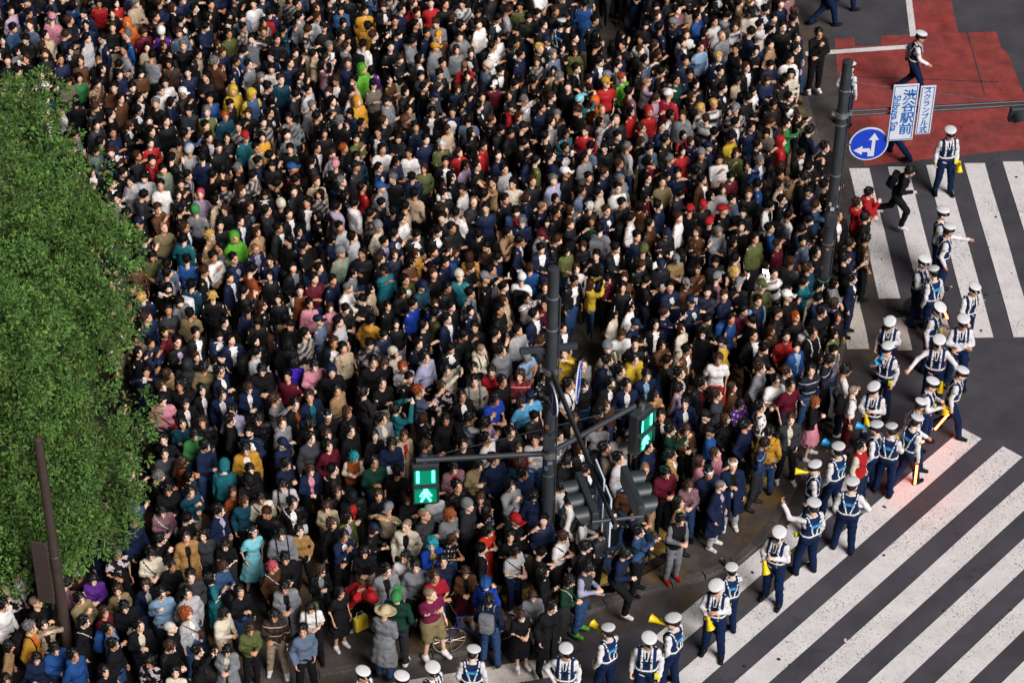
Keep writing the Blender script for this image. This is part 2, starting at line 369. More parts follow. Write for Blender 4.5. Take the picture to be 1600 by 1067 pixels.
for i in range(-1, 8):
    lo = 9.445 + .872 * i; hi = lo + .45
    p_top = along((1330 + 55 * i, 264 - 2.6 * i), A2); p_end = along((1400, 530 if i else 548), A2)
    if i in (0, 1):
        stripe(lo, hi, A2, p_top, along((1390, 467), A2), M_WHITE); stripe(lo, hi, A2, along((1390, 497), A2), p_end, M_CREAM)
    elif i < 0: stripe(lo, hi, A2, along((1330, 420), A2), along((1340, 546), A2), M_CREAM)
    else: stripe(lo, hi, A2, p_top, p_end, M_WHITE)
# the crossing along the bottom edge
_pa = unproj(610, 1067); _pb = unproj(800, 1036); A3 = math.atan2((_pb - _pa).y, (_pb - _pa).x); _o3 = -math.sin(A3) * _pa.x + math.cos(A3) * _pa.y
for i in range(3): stripe(_o3 - .48 - .9 * i, _o3 - .9 * i, A3, along((470, 1085), A3), along((866, 1030), A3), M_CREAM)
# red carriageway field
sheet('red_road_surface', [(1256, 88), (1290, 62), (1335, 59), (1336, 73), (1377, 72), (1377, 57), (1421, 55), (1419, -60), (1470, -60), (1486, 0), (1497, 52), (1557, 50), (1564, 75), (1575, 85), (1600, 148), (1680, 300), (1640, 232), (1567, 236), (1460, 248), (1340, 261), (1300, 262), (1272, 165)], .0045, M_RED)
for px in ([(1258, 82), (1259, 88), (1419, 77), (1418, 71)], [(1408, -60), (1417, -60), (1432, 57), (1422, 58)]):
    b = MB(); b.poly([(unproj(*p).x, unproj(*p).y, .0105) for p in px]); o = b.build('lane_line', M_WHITE); o.parent = road
# seams of the red field and a darker asphalt repair round the manhole
for px in ([(1510, 50), (1512, 50), (1540, 150), (1538, 150)], [(1330, 120), (1560, 128), (1560, 129.5), (1330, 121.5)]):
    b = MB(); b.poly([(unproj(*p).x, unproj(*p).y, .0085) for p in px]); o = b.build('joint_seam', M_PATCH); o.parent = road
sheet('asphalt_repair', [(1340, 470), (1478, 462), (1492, 520), (1420, 560), (1360, 556)], .0045, M_PATCH)
def manhole(px, r):
    c = unproj(*px); root = empty('manhole_cover', (c.x, c.y, 0)); tag(root, 'round cast iron manhole cover set in the dark asphalt among the officers', 'manhole')
    MB().lathe([(r * .98, .001), (r, .013), (r * .9, .014), (r * .9, .001)], 40).build('frame', M_IRON, root, True)
    MB().lathe([(r * .88, .001), (r * .88, .012), (0, .013)], 40).build('lid', M_IRON, root)
    b = MB()
    for k in range(-3, 4): b.box((k * r * .22, 0, .015), (.03, 1.5 * math.sqrt(max(.05, r * r - (k * r * .22) ** 2)), .004))
    tag(b.build('lid_ribs', M_IRON, root), kind='stuff')
manhole((1446, 483), .46)
# pavement of the corner, one sheet with a rounded edge, and its kerb stones
EDGE = [(-80, 1020), (300, 1062), (520, 1010), (640, 1020), (760, 1006), (880, 965), (985, 927), (1075, 903), (1140, 880), (1190, 832), (1232, 762), (1262, 700), (1290, 620), (1312, 520), (1318, 430), (1301, 330), (1272, 230), (1240, 110), (1212, -60)]
EDGE = [(-80, 1180), (200, 1110), (440, 1062), (620, 1030), (760, 1006)] + EDGE[5:]
def smooth_line(pts, step=.62):
    P = [unproj(*p) for p in pts]; out = []
    for i in range(len(P) - 1):
        p0, p1, p2, p3 = P[max(i - 1, 0)], P[i], P[i + 1], P[min(i + 2, len(P) - 1)]; k = 14
        for j in range(k):
            t = j / k; out.append(.5 * ((2 * p1) + (p2 - p0) * t + (2 * p0 - 5 * p1 + 4 * p2 - p3) * t * t + (3 * p1 - p0 - 3 * p2 + p3) * t ** 3))
    out.append(P[-1]); res = [out[0]]; acc = 0
    for a, c in zip(out, out[1:]):
        acc += (c - a).length
        if acc >= step: res.append(c); acc = 0
    return res
KL = smooth_line(EDGE); Z_PAVE = .10
b = MB(); b.poly([(p.x, p.y, Z_PAVE) for p in KL] + [(KL[-1].x, 120, Z_PAVE), (-60, 120, Z_PAVE), (-60, KL[0].y, Z_PAVE)])
pave = b.build('pavement', M_PAVE); tag(pave, kind='structure')
for a, c in zip(KL, KL[1:]):
    d = (c - a); L = d.length; n = Vector((d.y, -d.x, 0)).normalized(); m = (a + c) / 2 + n * .075
    M = Matrix.Translation((m.x, m.y, 0)) @ Matrix.Rotation(math.atan2(d.y, d.x), 4, 'Z')
    MB().box((0, 0, .045), (L - .012, .16, .115 + RNG.uniform(-.004, .004)), M, .012).build('kerb_stone', M_KERB, pave)
_off = []
for i, p in enumerate(KL):
    d = (KL[min(i + 1, len(KL) - 1)] - KL[max(i - 1, 0)]).normalized(); _off.append(p + Vector((d.y, -d.x, 0)) * (1.0 + .12 * math.sin(i * .7)))
M_STAIN = ground_mat('road_edge_grime', (.070, .060, .060), (.038, .031, .030), 1.7, ((.10, .062, .035), 1.1, .54))
b = MB(); b.poly([(p.x, p.y, .0046) for p in KL] + [(p.x, p.y, .0046) for p in reversed(_off)]); tag(b.build('road_edge', M_STAIN), kind='structure')
# tactile warning blocks in a row behind the kerb, and the gutter grate
_bt = MB(); _bt.box((0, 0, .006), (.292, .292, .012), bev=.004)
for i in range(5):
    for j in range(5): _bt.lathe([(.02, .012), (.012, .017), (0, .0175)], 8, Matrix.Translation((-.116 + .058 * i, -.116 + .058 * j, 0)))
_tm = _bt.mesh('tactile_block', M_TACT)
tl = smooth_line([(700, 985), (800, 962), (880, 935), (985, 888), (1050, 853), (1115, 818), (1165, 780), (1205, 735), (1235, 680)], .3)
for a, c in zip(tl, tl[1:]):
    if RNG.random() < .08: continue
    for off in (0, .30):
        d = c - a; n = Vector((-d.y, d.x, 0)).normalized(); m = (a + c) / 2 + n * off
        o = mob('tactile_block', _tm, pave); o.location = (m.x, m.y, Z_PAVE + RNG.uniform(-.002, .003)); o.rotation_euler = (0, 0, math.atan2(d.y, d.x))
g0 = unproj(992, 914); g1 = unproj(1048, 884); gd = (g1 - g0).normalized(); ga = math.atan2(gd.y, gd.x)
gr = empty('gutter_grate', ((g0.x + g1.x) / 2, (g0.y + g1.y) / 2, Z_PAVE), ga); tag(gr, 'narrow steel gutter grate beside the kerb below the running man', 'grate')
gr.location = gr.location + Vector((-math.sin(ga), math.cos(ga), 0)) * .14
for s in (-1, 1): MB().box((0, s * .1, .012), (.95, .02, .024)).build('rail', M_IRON, gr)
_bar = MB().box((0, 0, .01), (.018, .18, .02)).mesh('bar', M_IRON)
for k in range(19): o = mob('bar', _bar, gr); o.location = (-.45 + .05 * k, 0, 0)
# litter trodden into the road
M_LIT = plain('litter_paper', (.55, .5, .45), .8, noise=.3); M_LITD = plain('litter_dark', (.03, .025, .025), .8)
for i in range(46):
    u, v = RNG.choice([(RNG.uniform(1080, 1600), RNG.uniform(760, 1060)), (RNG.uniform(1340, 1600), RNG.uniform(100, 560))])
    if u + v * .8 < 1830 and v > 600: continue
    c = unproj(u, v); s = RNG.uniform(.02, .05)
    k = RNG.randint(5, 7); pts = [(s * RNG.uniform(.6, 1.3) * math.cos(6.283 * j / k), s * RNG.uniform(.4, .9) * math.sin(6.283 * j / k), 0) for j in range(k)]
    MB().poly(pts, Matrix.Translation((c.x, c.y, .017 + RNG.uniform(0, .004))) @ Matrix.Rotation(RNG.uniform(0, 6), 4, 'Z'), .004).build('litter_scrap', RNG.choice([M_LIT, M_LITD, M_LITD, M_LITD]), road)
# ------------------------------------------------------------------ who stands where
# one line per person: x y (in a tile of the survey) facing pose top hair extras
TILES = {}
TILES['A'] = (0, 800, 4.0, '''
20 575 60 s Z.white sk
165 755 70 s J.mustard/orange sg bp.black
230 385 60 s L.black sn
250 455 60 s J.black/white sk
235 555 60 s L.black zn
290 690 20 R J.beige/black mk
370 850 30 p Z.blue sk
460 890 60 s H.blue sk
510 530 50 m Z.khaki sk
585 430 0 p L.purple mk
735 475 30 s J.khaki/lightgrey mn
620 640 40 s L.maroon ln
550 690 70 s Z.black sk sb.white
680 705 80 s Z.lightblue sk t.jeans bp.blue
815 570 20 p Z.black sk
870 700 20 s J.black/cream sk
1010 520 20 r Z.lightblue sk gl
1080 700 80 s C.black zw
1180 640 60 s J.lightgrey/white qr t.jeans sb.brown
1190 505 30 s Z.lightgrey sk
905 440 30 s J.navy/white mn
925 285 20 p L.cream sk sb.black
1050 320 10 c Z.black pk
1180 410 10 s Z.darkgrey sk
1335 420 100 s D.teal mk
1390 320 60 p Z.denim mn
1440 190 0 p T.black lk
1515 140 30 s D.aqua mk band.white
1500 480 30 s J.black/black lk
1410 640 60 p L.cream mk
1560 745 30 p Z.olive mn
1385 840 0 p C.grey/cream mk t.jeans
735 270 30 p T.black~print sg
845 60 60 s Z.navy sk
975 160 50 m Z.black sk
1170 150 20 s C.camel/black sk
1295 140 0 s Z.darkgrey mk
1080 1020 0 s L.cream mk
''')
TILES['B'] = (400, 800, 4.0, '''
185 130 20 p H.grey sk bp.navy
265 115 0 s L.camel mk mask.white
95 330 40 s L.brown pp sb.white
205 290 10 p L.black sk
205 470 10 p C.grey/black sk
360 600 10 p T.white mk bp.olive
105 635 10 p Z.brown~plaid sk t.beige
285 745 30 s Z.bluegrey sk t.black
415 365 20 h J.black/grey mn
520 500 40 s D.black lk
595 350 20 p D.black~floral lk
680 255 0 p L.black mk
450 85 60 s Z.black mn
510 165 40 m J.navy/white sk
570 40 30 s J.olive/lilac lk
915 90 0 s J.cream/black zn
1200 30 30 h Z.grey qr
1240 150 60 p T.black~floral ln
1075 200 20 m J.royalblue/yellow qt
930 280 0 s T.white sk
985 345 0 s Z.grey sk
825 385 10 s J.grey/black sk
720 500 30 b H.red sk hood.red
870 540 180 s Z.darkgreen sk cap.green
810 620 150 p C.grey/black sk hat.straw t.jeans
1100 405 30 c T.crimson sn
1105 510 40 r T.plum zn h.khaki big
1210 310 20 s Z.navy sk
1290 370 10 p J.brown/black ln k.maroon
1450 440 160 s Z.royalblue sk helmet.blue
1475 560 170 s Z.navy sk bp.grey
1440 120 50 h D.redorange lk
''')
TILES['C'] = (800, 800, 4.0, '''
310 170 60 h T.white sn sb.black
455 225 60 s Z.black sk
450 365 60 p V.darkgrey/lavender sk t.jeans sh.lime
320 440 60 p L.darkgreen mk sb.cream
225 390 70 s L.black lk
130 510 20 p Z.grey ln
40 240 40 p T.lightgrey sk sb.brown
725 255 60 W Z.navy sk t.black sh.white
110 650 20 p D.black ln mask.white
190 610 20 s C.black/black sk
''')
TILES['I'] = (860, 680, 5.3333, '''
100 410 60 p S.white sk
170 565 100 s S.white sk
65 620 60 s S.white mk
265 680 90 p S.white lk bow.red
1060 700 30 p V.black/grey sk t.grey sh.red
1085 550 60 s T.tan lk sb.black
1165 410 10 p L.mauve mn
970 310 30 p Z.maroon sk
790 280 10 s L.black zn
620 190 60 s L.lightgrey sk
490 80 70 s Z.taupe sk bp.black
600 45 0 s T.white sk
640 420 180 s L.brown sn
835 110 60 s Z.navy sk
1020 140 70 s J.camel/white sk
1250 220 60 s L.pink mn
1390 140 60 s L.pink pn
1330 290 20 s Z.navy sk band.white
1400 410 70 s C.navy/lilac zg t.lightgrey sh.white
1535 240 0 s C.navy/black zn band.white t.lightgrey sh.white
95 210 60 p Z.black sk
285 250 60 s J.black/white sk
50 330 60 s L.black sk
740 800 60 r Z.denim sk
''')
TILES['D'] = (960, 560, 4.0, '''
60 165 20 s J.navy/white sk
185 110 20 s J.navy/lightblue sk
50 65 70 s Z.grey sk sb.black
130 5 40 s H.yellow sk
245 230 30 m L.camel mk
405 100 60 s J.black/white sk
400 175 70 s L.lilac sk
435 280 20 s J.navy/white sk
300 360 30 s J.black/white sk
330 430 70 r Z.darkgreen sk
465 440 10 p J.brown/beige ln sb.white
590 375 60 s Z.black sk cap.black
600 450 90 s Z.blue sk cap.black
560 160 20 s J.black/maroon sk
640 235 60 s L.darkgrey sn
725 190 60 s L.brown ln
790 165 50 p Z.black sk
805 280 40 p L.purple~floral mk
725 385 40 s Z.black mn
790 415 60 s L.navy sk big
920 300 100 s L.white~camo sk
990 130 30 c T.white sk gl
1060 165 30 s T.maroon sk
1075 90 30 s L.darkgrey sn
930 80 60 s L.grey sn
1215 75 30 s S.navy~plaid sk
1345 20 70 p S.navy~plaid sk
1095 375 10 s J.darkgrey/cream sn
1260 270 70 h Z.black mr k.pink sh.white
980 455 170 s H.mustard sk t.jeans sb.black
900 545 80 p S.blue~plaid sk
1470 200 90 s T.white zk bp.black t.maroon
1440 85 90 p T.white sk
1550 545 60 s V.red/cream sk
630 10 0 s T.white sn k.red
''')
TILES['E'] = (250, 540, 4.0, '''
600 50 70 p L.lightgrey sk bp.black
615 175 20 p Z.black sk
585 240 30 p J.navy/white mn
45 170 60 s L.tan ln
160 110 180 s H.charcoal sk hood.charcoal
260 130 180 s L.khaki sk
330 90 180 s L.cream uk
370 165 60 s J.navy/white sk gl
410 280 10 s J.navy/white sk
255 280 20 s J.black/white mk
180 350 30 s J.black/white lk
150 250 0 s L.black qk
35 260 50 s Z.black sn
10 330 0 s L.pink sk cap.black sb.red
145 495 0 s Z.petrol mk
290 470 10 s Z.black ln
450 400 0 c S.lavender sk
430 490 100 s Z.black sk
610 445 0 p Z.black sk
735 320 60 r L.grey sn
800 380 60 s J.black/rust sk
880 100 180 p Z.violet mk
940 110 10 p L.pink sk
1060 160 20 s H.black sk hood.navy
1170 20 20 s V.beige/beige sk bp.black
1280 120 20 s L.black sk
1360 95 10 p L.black mn
1380 235 30 s L.black sk
1100 260 60 s L.tan sk
945 305 40 s J.navy/teal sn
1035 440 20 s L.black sk band.white
1180 430 60 s Z.black mn
1275 290 120 s L.charcoal sk
945 480 180 s L.black sk
915 540 30 p L.black mk
1090 550 20 s Z.black mn
735 510 60 s H.grey sn
775 630 60 p Z.navy sk cap.navy
940 600 20 s Z.darkgrey sk
1045 640 30 s L.maroon mk
1195 530 60 s Z.black sk
1370 470 40 s J.grey/cream sk
1320 560 20 s Z.black lk
1490 560 30 s C.beige/red mn
1480 390 120 R Z.teal sk
1420 620 10 p Z.navy sk
175 590 30 p Z.green sk
255 605 60 p Z.navy sk
80 590 10 s L.black sk
150 710 100 p L.rust ln
35 665 20 s L.darkgrey sk
545 650 10 p C.mustard/white sk
400 745 180 b H.teal sk hood.teal
560 770 20 s Z.black sk
355 830 20 p Z.navy sk
585 870 20 h L.black sk cap.black gl
780 745 60 h Z.navy sk
945 775 20 p J.navy/pink sn
1190 700 0 h V.rust/cream mt
1115 920 30 s Z.black ln
1225 950 10 p J.black/red sk cap.black
1350 930 30 s Z.black mn
1350 730 10 s Z.darkgreen sk
1460 790 10 s T.black sk cap.black
1550 950 40 s L.black ln
800 880 0 p T.lightgrey sk bp.black
820 960 10 s J.black/white sk sb.white
655 935 20 p S.cream sk sb.black
525 970 10 s Z.petrol mn
430 920 40 s L.rust ln
175 920 40 r Z.petrol sk
35 1000 20 p L.mauve sk sb.white
60 900 20 p Z.black sk
370 1030 60 s J.navy/lavender sk
1055 1010 0 p L.beige mn
''')
TILES['G'] = (600, 540, 5.3333, '''
85 70 50 s L.cream~floral mk beanie.cream
190 160 20 r S.lightgrey~floral sr gl
385 100 50 s S.lavender sk
515 165 60 R L.cream sk
590 30 40 p J.black/white sk
830 45 50 p H.cream zn bp.black
980 20 30 s H.grey sk
1190 50 50 m T.lightblue sk cap.grey
760 200 20 s L.black sk
940 205 0 s L.red sk
1120 230 10 c S.red~plaid mn
760 285 0 s L.stone sk bp.grey
975 320 50 s Z.black sk
305 380 100 r T.slate sr t.navy
470 360 20 c Z.black~print mn
670 410 20 s J.black/white sk
940 455 40 p T.royalblue sk
1140 480 40 s T.skyblue mn cap.navy
1245 400 20 s T.skyblue mk cap.navy
845 630 60 m S.lilac sk
680 590 100 r L.lightgrey sk bp.black
515 615 40 s Z.black sk
885 760 60 s T.white sk
1100 755 10 s L.charcoal sk
1245 790 0 s L.lightgrey sk
300 830 60 r Z.darkgrey sn
680 810 10 s L.black sk
1110 840 20 s Z.maroon mn
1300 240 30 s L.black~floral sk
1530 590 20 s J.black/beige ln
1520 60 0 R H.yellow sk
''')
TILES['G2'] = (600, 700, 5.3333, '''
590 150 20 p J.mauve/red sk
790 150 30 h Z.khaki sk
945 105 40 s Z.navy sn
1170 215 40 s Z.navy sk
1110 90 180 s Z.petrol mn
1440 220 40 s S.white sk
620 330 40 s Z.black sk
440 370 20 s L.lightgrey mn
190 420 60 s Z.black ln
300 540 50 s Z.darkgrey~camo zn
680 460 60 s H.charcoal sg beanie.grey
790 450 20 h J.black/pink mn
865 520 80 s D.navy~floral lk
1060 320 40 m Z.grey sk
1230 380 180 s Z.navy sk
1085 590 60 r T.black sk cap.red
1000 740 20 s D.black mk
''')
TILES['HH'] = (860, 540, 7.26, '''
650 30 40 s V.olive/cream sk beanie.grey
590 195 50 s J.navy/white sk
420 230 50 s J.grey/khaki sk
190 430 60 s T.white sk bp.black
660 430 20 s J.black/white sk mask.olive
420 440 30 s L.black mk mask.white
640 640 40 s L.brown mn
460 870 10 s T.lightgrey mn
520 770 40 p L.black sk
''')
TILES['K'] = (1200, 520, 4.0, '''
170 80 30 s J.blue/lightblue sk
130 20 20 s L.red sk
''')
TILES['V'] = (180, 380, 5.3333, '''
285 430 180 s L.navy sy
280 600 40 s L.navy sn big
445 740 60 s L.red~floral mk band.yellow
490 830 40 s J.black/lilac sk
670 760 30 s J.black/white sk
845 770 20 p J.navy/white sk
1000 790 20 s J.navy/white sk
1150 830 30 s J.black/white mk
815 440 180 s L.black sy
970 270 70 s J.navy/white sk gl
1005 150 50 s J.navy/lavender sk
1150 230 120 p L.rust sk
1310 280 10 s L.black mk
1290 140 20 s L.navy sk
1490 190 40 s J.black/grey sk bp.black
1500 390 10 s V.rust/white sk
1370 450 20 s L.black mk
1430 620 180 m L.tan mk
1280 790 180 s L.black ln
1400 830 180 s H.black sk hood.black
1250 510 110 s L.black ln
640 330 150 s Z.petrol sk bp.white
440 260 120 s Z.grey sk
620 590 180 s L.khaki sk
570 660 30 s Z.black mn
900 650 60 s Z.black sk
1060 410 120 m Z.charcoal sk
1110 560 180 s Z.navy sk
1200 650 200 s L.black sk
850 120 40 m L.white sk
1175 40 50 s J.navy/lavender zn
470 150 180 s L.bluegrey sk
570 100 180 s L.blue sk
700 940 0 s Z.black mn
590 990 180 s L.black sk beanie.black
''')
TILES['X'] = (400, 300, 4.0, '''
510 380 40 s L.sage sk beanie.grey
390 470 50 s Z.navy sk
470 540 60 s Z.navy sk
350 540 20 s L.maroon sk
345 710 0 s L.pink mk
440 720 20 s V.pink/pink mn k.red
400 800 60 s S.bluegrey sk cap.navy
575 590 60 h S.white zg t.grey
720 610 70 s Z.beige lk
830 690 60 s Z.black lk
800 490 40 r Z.teal sk cap.black
920 560 50 s J.olive/white sk
1000 380 60 r L.mustard ln
880 260 60 m J.navy/white sk
770 320 50 s J.navy/lavender sk
770 430 60 s Z.black sn
590 280 60 s L.lightgrey sk
545 230 60 s L.lightgrey sk
610 60 120 s H.white sk
500 70 120 s H.lilac sk
760 210 60 s L.cream sn beanie.grey
890 640 20 p Z.black mk
985 700 50 s L.royalblue sk
1110 690 10 s L.royalblue mn
1200 780 60 s J.navy/white sk
1280 530 0 s Z.teal sk beanie.cream
1350 640 60 s Z.grey~print sk
1180 440 60 s Z.navy sk
1120 510 60 s L.black sn
1445 110 10 s T.navy sk
1345 60 20 s Z.charcoal zk
1380 840 0 m Z.black sk
1510 750 70 s Z.black sk
1560 240 30 m Z.tan sk
1350 400 180 s L.mustard mn
1240 370 180 s L.navy mn bp.blue
1385 260 180 s Z.black sk
990 930 30 s S.navy sk
890 820 20 s L.black mk t.lilac
690 800 150 s H.mustard sk
780 890 40 p Z.navy sk
1030 840 60 s L.black sk
1240 960 40 s J.black/white sk
''')
TILES['W'] = (760, 380, 5.3333, '''
285 290 170 s T.white sk bp.black cap.white
95 590 40 s Z.black sk
410 580 50 s J.navy/white sk
290 720 40 s L.lightgrey sk gl
170 500 60 s L.beige ln
860 340 105 R H.yellow ln t.jeans sb.white
900 110 -30 m T.black sk
800 30 20 h Z.black ln
760 210 20 s S.white ln
720 310 30 s J.black/white sk
640 670 40 s J.navy/white sk
1050 290 30 p Z.maroon~plaid lk
1160 290 20 s L.brown mn
1430 120 10 s S.white lk bow.pink
1200 530 60 s L.white lk ears.white
1070 590 60 s L.cream lk ears.white
1220 670 60 p T.navy sk cap.navy
1110 750 20 p T.white sn
1540 380 20 s C.navy/white sk
1460 840 30 m Z.brown lk
480 40 40 p J.navy/white sk
1090 50 50 p J.black/white sk
1270 50 180 s L.black sk beanie.olive
340 180 170 s Z.blue sn
''')
TILES['Y'] = (960, 300, 4.0, '''
290 80 60 s Z.navy sk
400 140 60 s L.white sn
235 200 60 s L.brown sk
545 75 20 s T.black sk cap.red
475 120 150 s T.black sk cap.red
670 120 50 s L.black sk cap.red
605 165 150 s T.black sk cap.red
750 40 60 c Z.bluegrey sk
605 30 60 s L.lightgrey mk
970 90 60 p J.white/black sk
1045 130 100 s L.white sk bp.black
985 230 90 s Z.blue sk
1180 230 100 p Z.petrol sk
890 300 30 s L.olive sk
1030 320 60 s Z.maroon sn
1100 345 70 p T.black zk gl
1250 370 30 s T.black sk
755 500 60 R T.black qy
930 470 40 s L.white mk
985 500 20 s L.white~stripe sk
930 570 0 s L.olive sk cap.olive
1210 480 60 s Z.petrol sn
1180 560 60 r Z.teal sk
1110 600 100 s Z.black sk
1105 690 60 s L.black sk cap.white
625 450 20 h Z.black sk gl
520 490 30 m L.brown ln band.white
680 640 40 s Z.navy sn
870 680 20 s V.navy/lightblue sk
790 740 10 s T.maroon sk
725 790 60 s S.blue sk bp.blue
500 690 40 s J.navy/white sk cap.navy
345 610 10 s J.navy/white sk
435 570 40 s L.brown mn cap.grey
570 790 40 p Z.black sk
1010 760 60 s Z.black sk cap.black
1145 760 40 s L.black mr
1270 760 20 s T.black sk
1250 860 30 s Z.black sk bp.white
1095 870 50 s L.black sk
870 900 40 s J.black/white sk
970 870 40 s L.brown mn
700 925 60 s S.yellow sk cap.black
420 860 40 s C.cream/cream ln
460 980 50 s J.brown/white sk
935 990 40 p Z.black sk
1380 700 70 s V.royalblue/black mn t.white
1490 520 70 s J.navy/white sk
1450 420 80 r T.black sk
1590 290 100 s S.tan~plaid sk
1480 330 80 s L.navy sk
1560 170 60 s Z.black sk gl
1530 60 80 s H.red sn
1590 20 70 m H.red sk
1410 150 30 s J.black/white sk
''')
TILES['K2'] = (1200, 260, 4.0, '''
870 20 80 W Z.black sk t.black sh.white bp.black
''')
TILES['U'] = (1000, 160, 5.3333, '''
255 90 60 s L.white~plaid mk
480 60 60 s L.white~stripe sy
600 20 30 s L.white~stripe sy
600 140 150 s L.white~stripe sn
150 210 40 s J.navy/white sk
345 270 30 s T.red mk
335 410 20 s D.red mk
240 330 60 s Z.black sk
515 440 40 s L.charcoal sn beanie.grey
575 380 60 s Z.navy sk cap.navy
650 470 10 m S.white sk
780 290 50 h T.yellow sk
920 190 40 s L.navy sk
810 160 60 s J.navy/white sk
1240 190 80 r Z.green sk
1190 330 100 s H.red sk hood.red
1010 470 60 s J.blue/white sg
990 650 100 s Z.blue sk
1190 530 120 p L.taupe mn
1120 700 60 s J.cream/white sk bp.black
540 640 50 s J.brown/white sk
755 640 20 p L.maroon sk
690 720 20 s L.lightgrey mn
200 620 50 s L.khaki mk
330 740 60 p L.charcoal sk
1080 150 90 p L.beige sn
1540 400 30 s Z.black sk
1420 230 120 p Z.navy sk
1380 660 70 p Z.black sk bp.tan
60 630 40 s L.black sk
35 230 60 s L.grey sn
60 790 50 s L.maroon mk
''')
TILES['S'] = (760, 200, 5.3333, '''
660 50 30 s L.teal~floral mk
800 20 0 s S.red sn
860 140 130 p T.bluegrey sk bp.black
1190 160 120 s L.lightgrey sg bp.black
1100 290 70 s Z.navy sn
985 350 60 s L.navy sn
630 370 60 s Z.black sk cap.white
590 430 40 s Z.lavender sg
235 450 10 s L.cream sk sb.black
360 440 20 s L.black sn
405 270 100 s Z.olive sk
540 260 100 s Z.navy sk
480 640 70 s Z.navy zk
265 680 20 p J.denim/red sk gl
800 500 60 s Z.bluegrey sk
850 640 180 s L.black sw
930 510 70 s L.cream sk bp.black
1100 510 20 s S.white sk tie.rust
1130 440 40 s Z.grey sg
1000 680 40 s J.navy/white sn
700 790 70 r Z.charcoal sn gl
860 760 20 s L.darkgreen mn
980 850 150 s Z.grey sk bp.grey
1185 760 70 s L.white sk bp.black
450 900 60 p Z.grey sk cap.maroon
590 700 60 s T.black sk
850 410 60 s L.black sk
140 890 50 m L.tan mn
800 990 20 s L.brown lk
100 220 60 s Z.navy sk
160 330 40 s L.lightgrey sk
340 210 60 s Z.navy sk
1085 60 60 s L.black sk
1290 110 60 p L.brown mn
1340 430 30 s L.maroon~plaid sk
1490 440 20 s L.khaki sk
30 440 -60 R L.tan sk
700 680 60 R L.grey mn
570 570 30 m L.black mk
''')
TILES['Q'] = (480, 180, 5.3333, '''
600 290 10 s T.white sk
855 310 10 s L.white sk sb.black
1110 260 20 p L.olive sw
1270 310 20 s H.red mn
1460 270 60 s L.red sk
1310 430 50 s L.lilac lk
1220 510 60 s L.black lk
1150 590 20 m L.white ln
1300 620 60 s L.white sk cap.black
1350 720 40 s L.black zk
1500 540 -90 R L.beige sk
590 600 60 s Z.grey sk cap.blue
890 640 150 s L.beige sk
970 450 20 s Z.olive ln
880 500 180 s Z.navy sk
580 450 60 s J.navy/white sk
390 430 60 s Z.charcoal sk cap.black
240 410 180 s L.black sk cap.pink
180 310 60 s L.lightgrey sn
280 280 60 s Z.black sr
90 270 60 s J.black/white sk
255 50 150 s L.black sg
470 600 120 s L.red sk
690 800 150 s L.navy sk
1150 770 60 s L.cream sn
770 860 60 s L.white sk
830 760 100 s L.beige sk
1270 820 150 s L.white sk bp.black
1340 20 170 s T.bluegrey sk
1170 120 40 s L.beige mn
1530 20 80 s T.black sn
410 190 40 m L.olive sk
460 70 60 s L.black sk
640 40 60 s L.black sn
940 90 50 s Z.navy sk
980 190 30 s L.navy sk
830 60 60 s L.black sn beanie.brown
1110 30 50 r L.charcoal sk
150 140 10 s L.black mk
''')
TILES['P'] = (180, 200, 5.3333, '''
275 120 30 s L.red sk
310 280 50 s V.red/black sk
420 340 60 s H.sage sk
140 460 -40 s H.lightgrey sk
400 480 0 s L.white sk
720 550 0 s L.lilac mp
715 690 180 s L.grey sk beanie.green
1110 660 40 s J.black/bluegrey sn
1020 780 50 s J.navy/white sk
985 900 30 s H.lime sk hood.lime
800 890 60 s L.tan sy
1380 820 60 s J.charcoal/white sk
1430 720 60 s J.black/white sk
1510 860 60 s L.navy mk
1380 640 180 s L.black sk beanie.cream
570 920 150 s Z.teal sk
860 800 20 s L.black sk
510 460 30 m L.black sk
540 690 100 s L.black sk
690 770 10 s L.cream lk
890 330 180 s L.brown mk
700 250 180 s L.navy sk
1320 220 60 m Z.black sk
1480 330 60 s L.maroon sk cap.blue
1190 270 60 s Z.navy sk
755 90 40 s J.black/white sk
910 90 20 s Z.black lk
510 120 180 s L.tan sk
620 190 180 s L.lightgrey sk beanie.lightgrey
1100 90 20 s L.teal sk cap.red
1230 90 30 s L.gold mk
1430 50 50 s L.grey sk
1150 180 40 s L.cream sk
400 830 20 s L.khaki zk
1150 860 40 s Z.tan mn
1250 690 80 s H.charcoal sk
''')
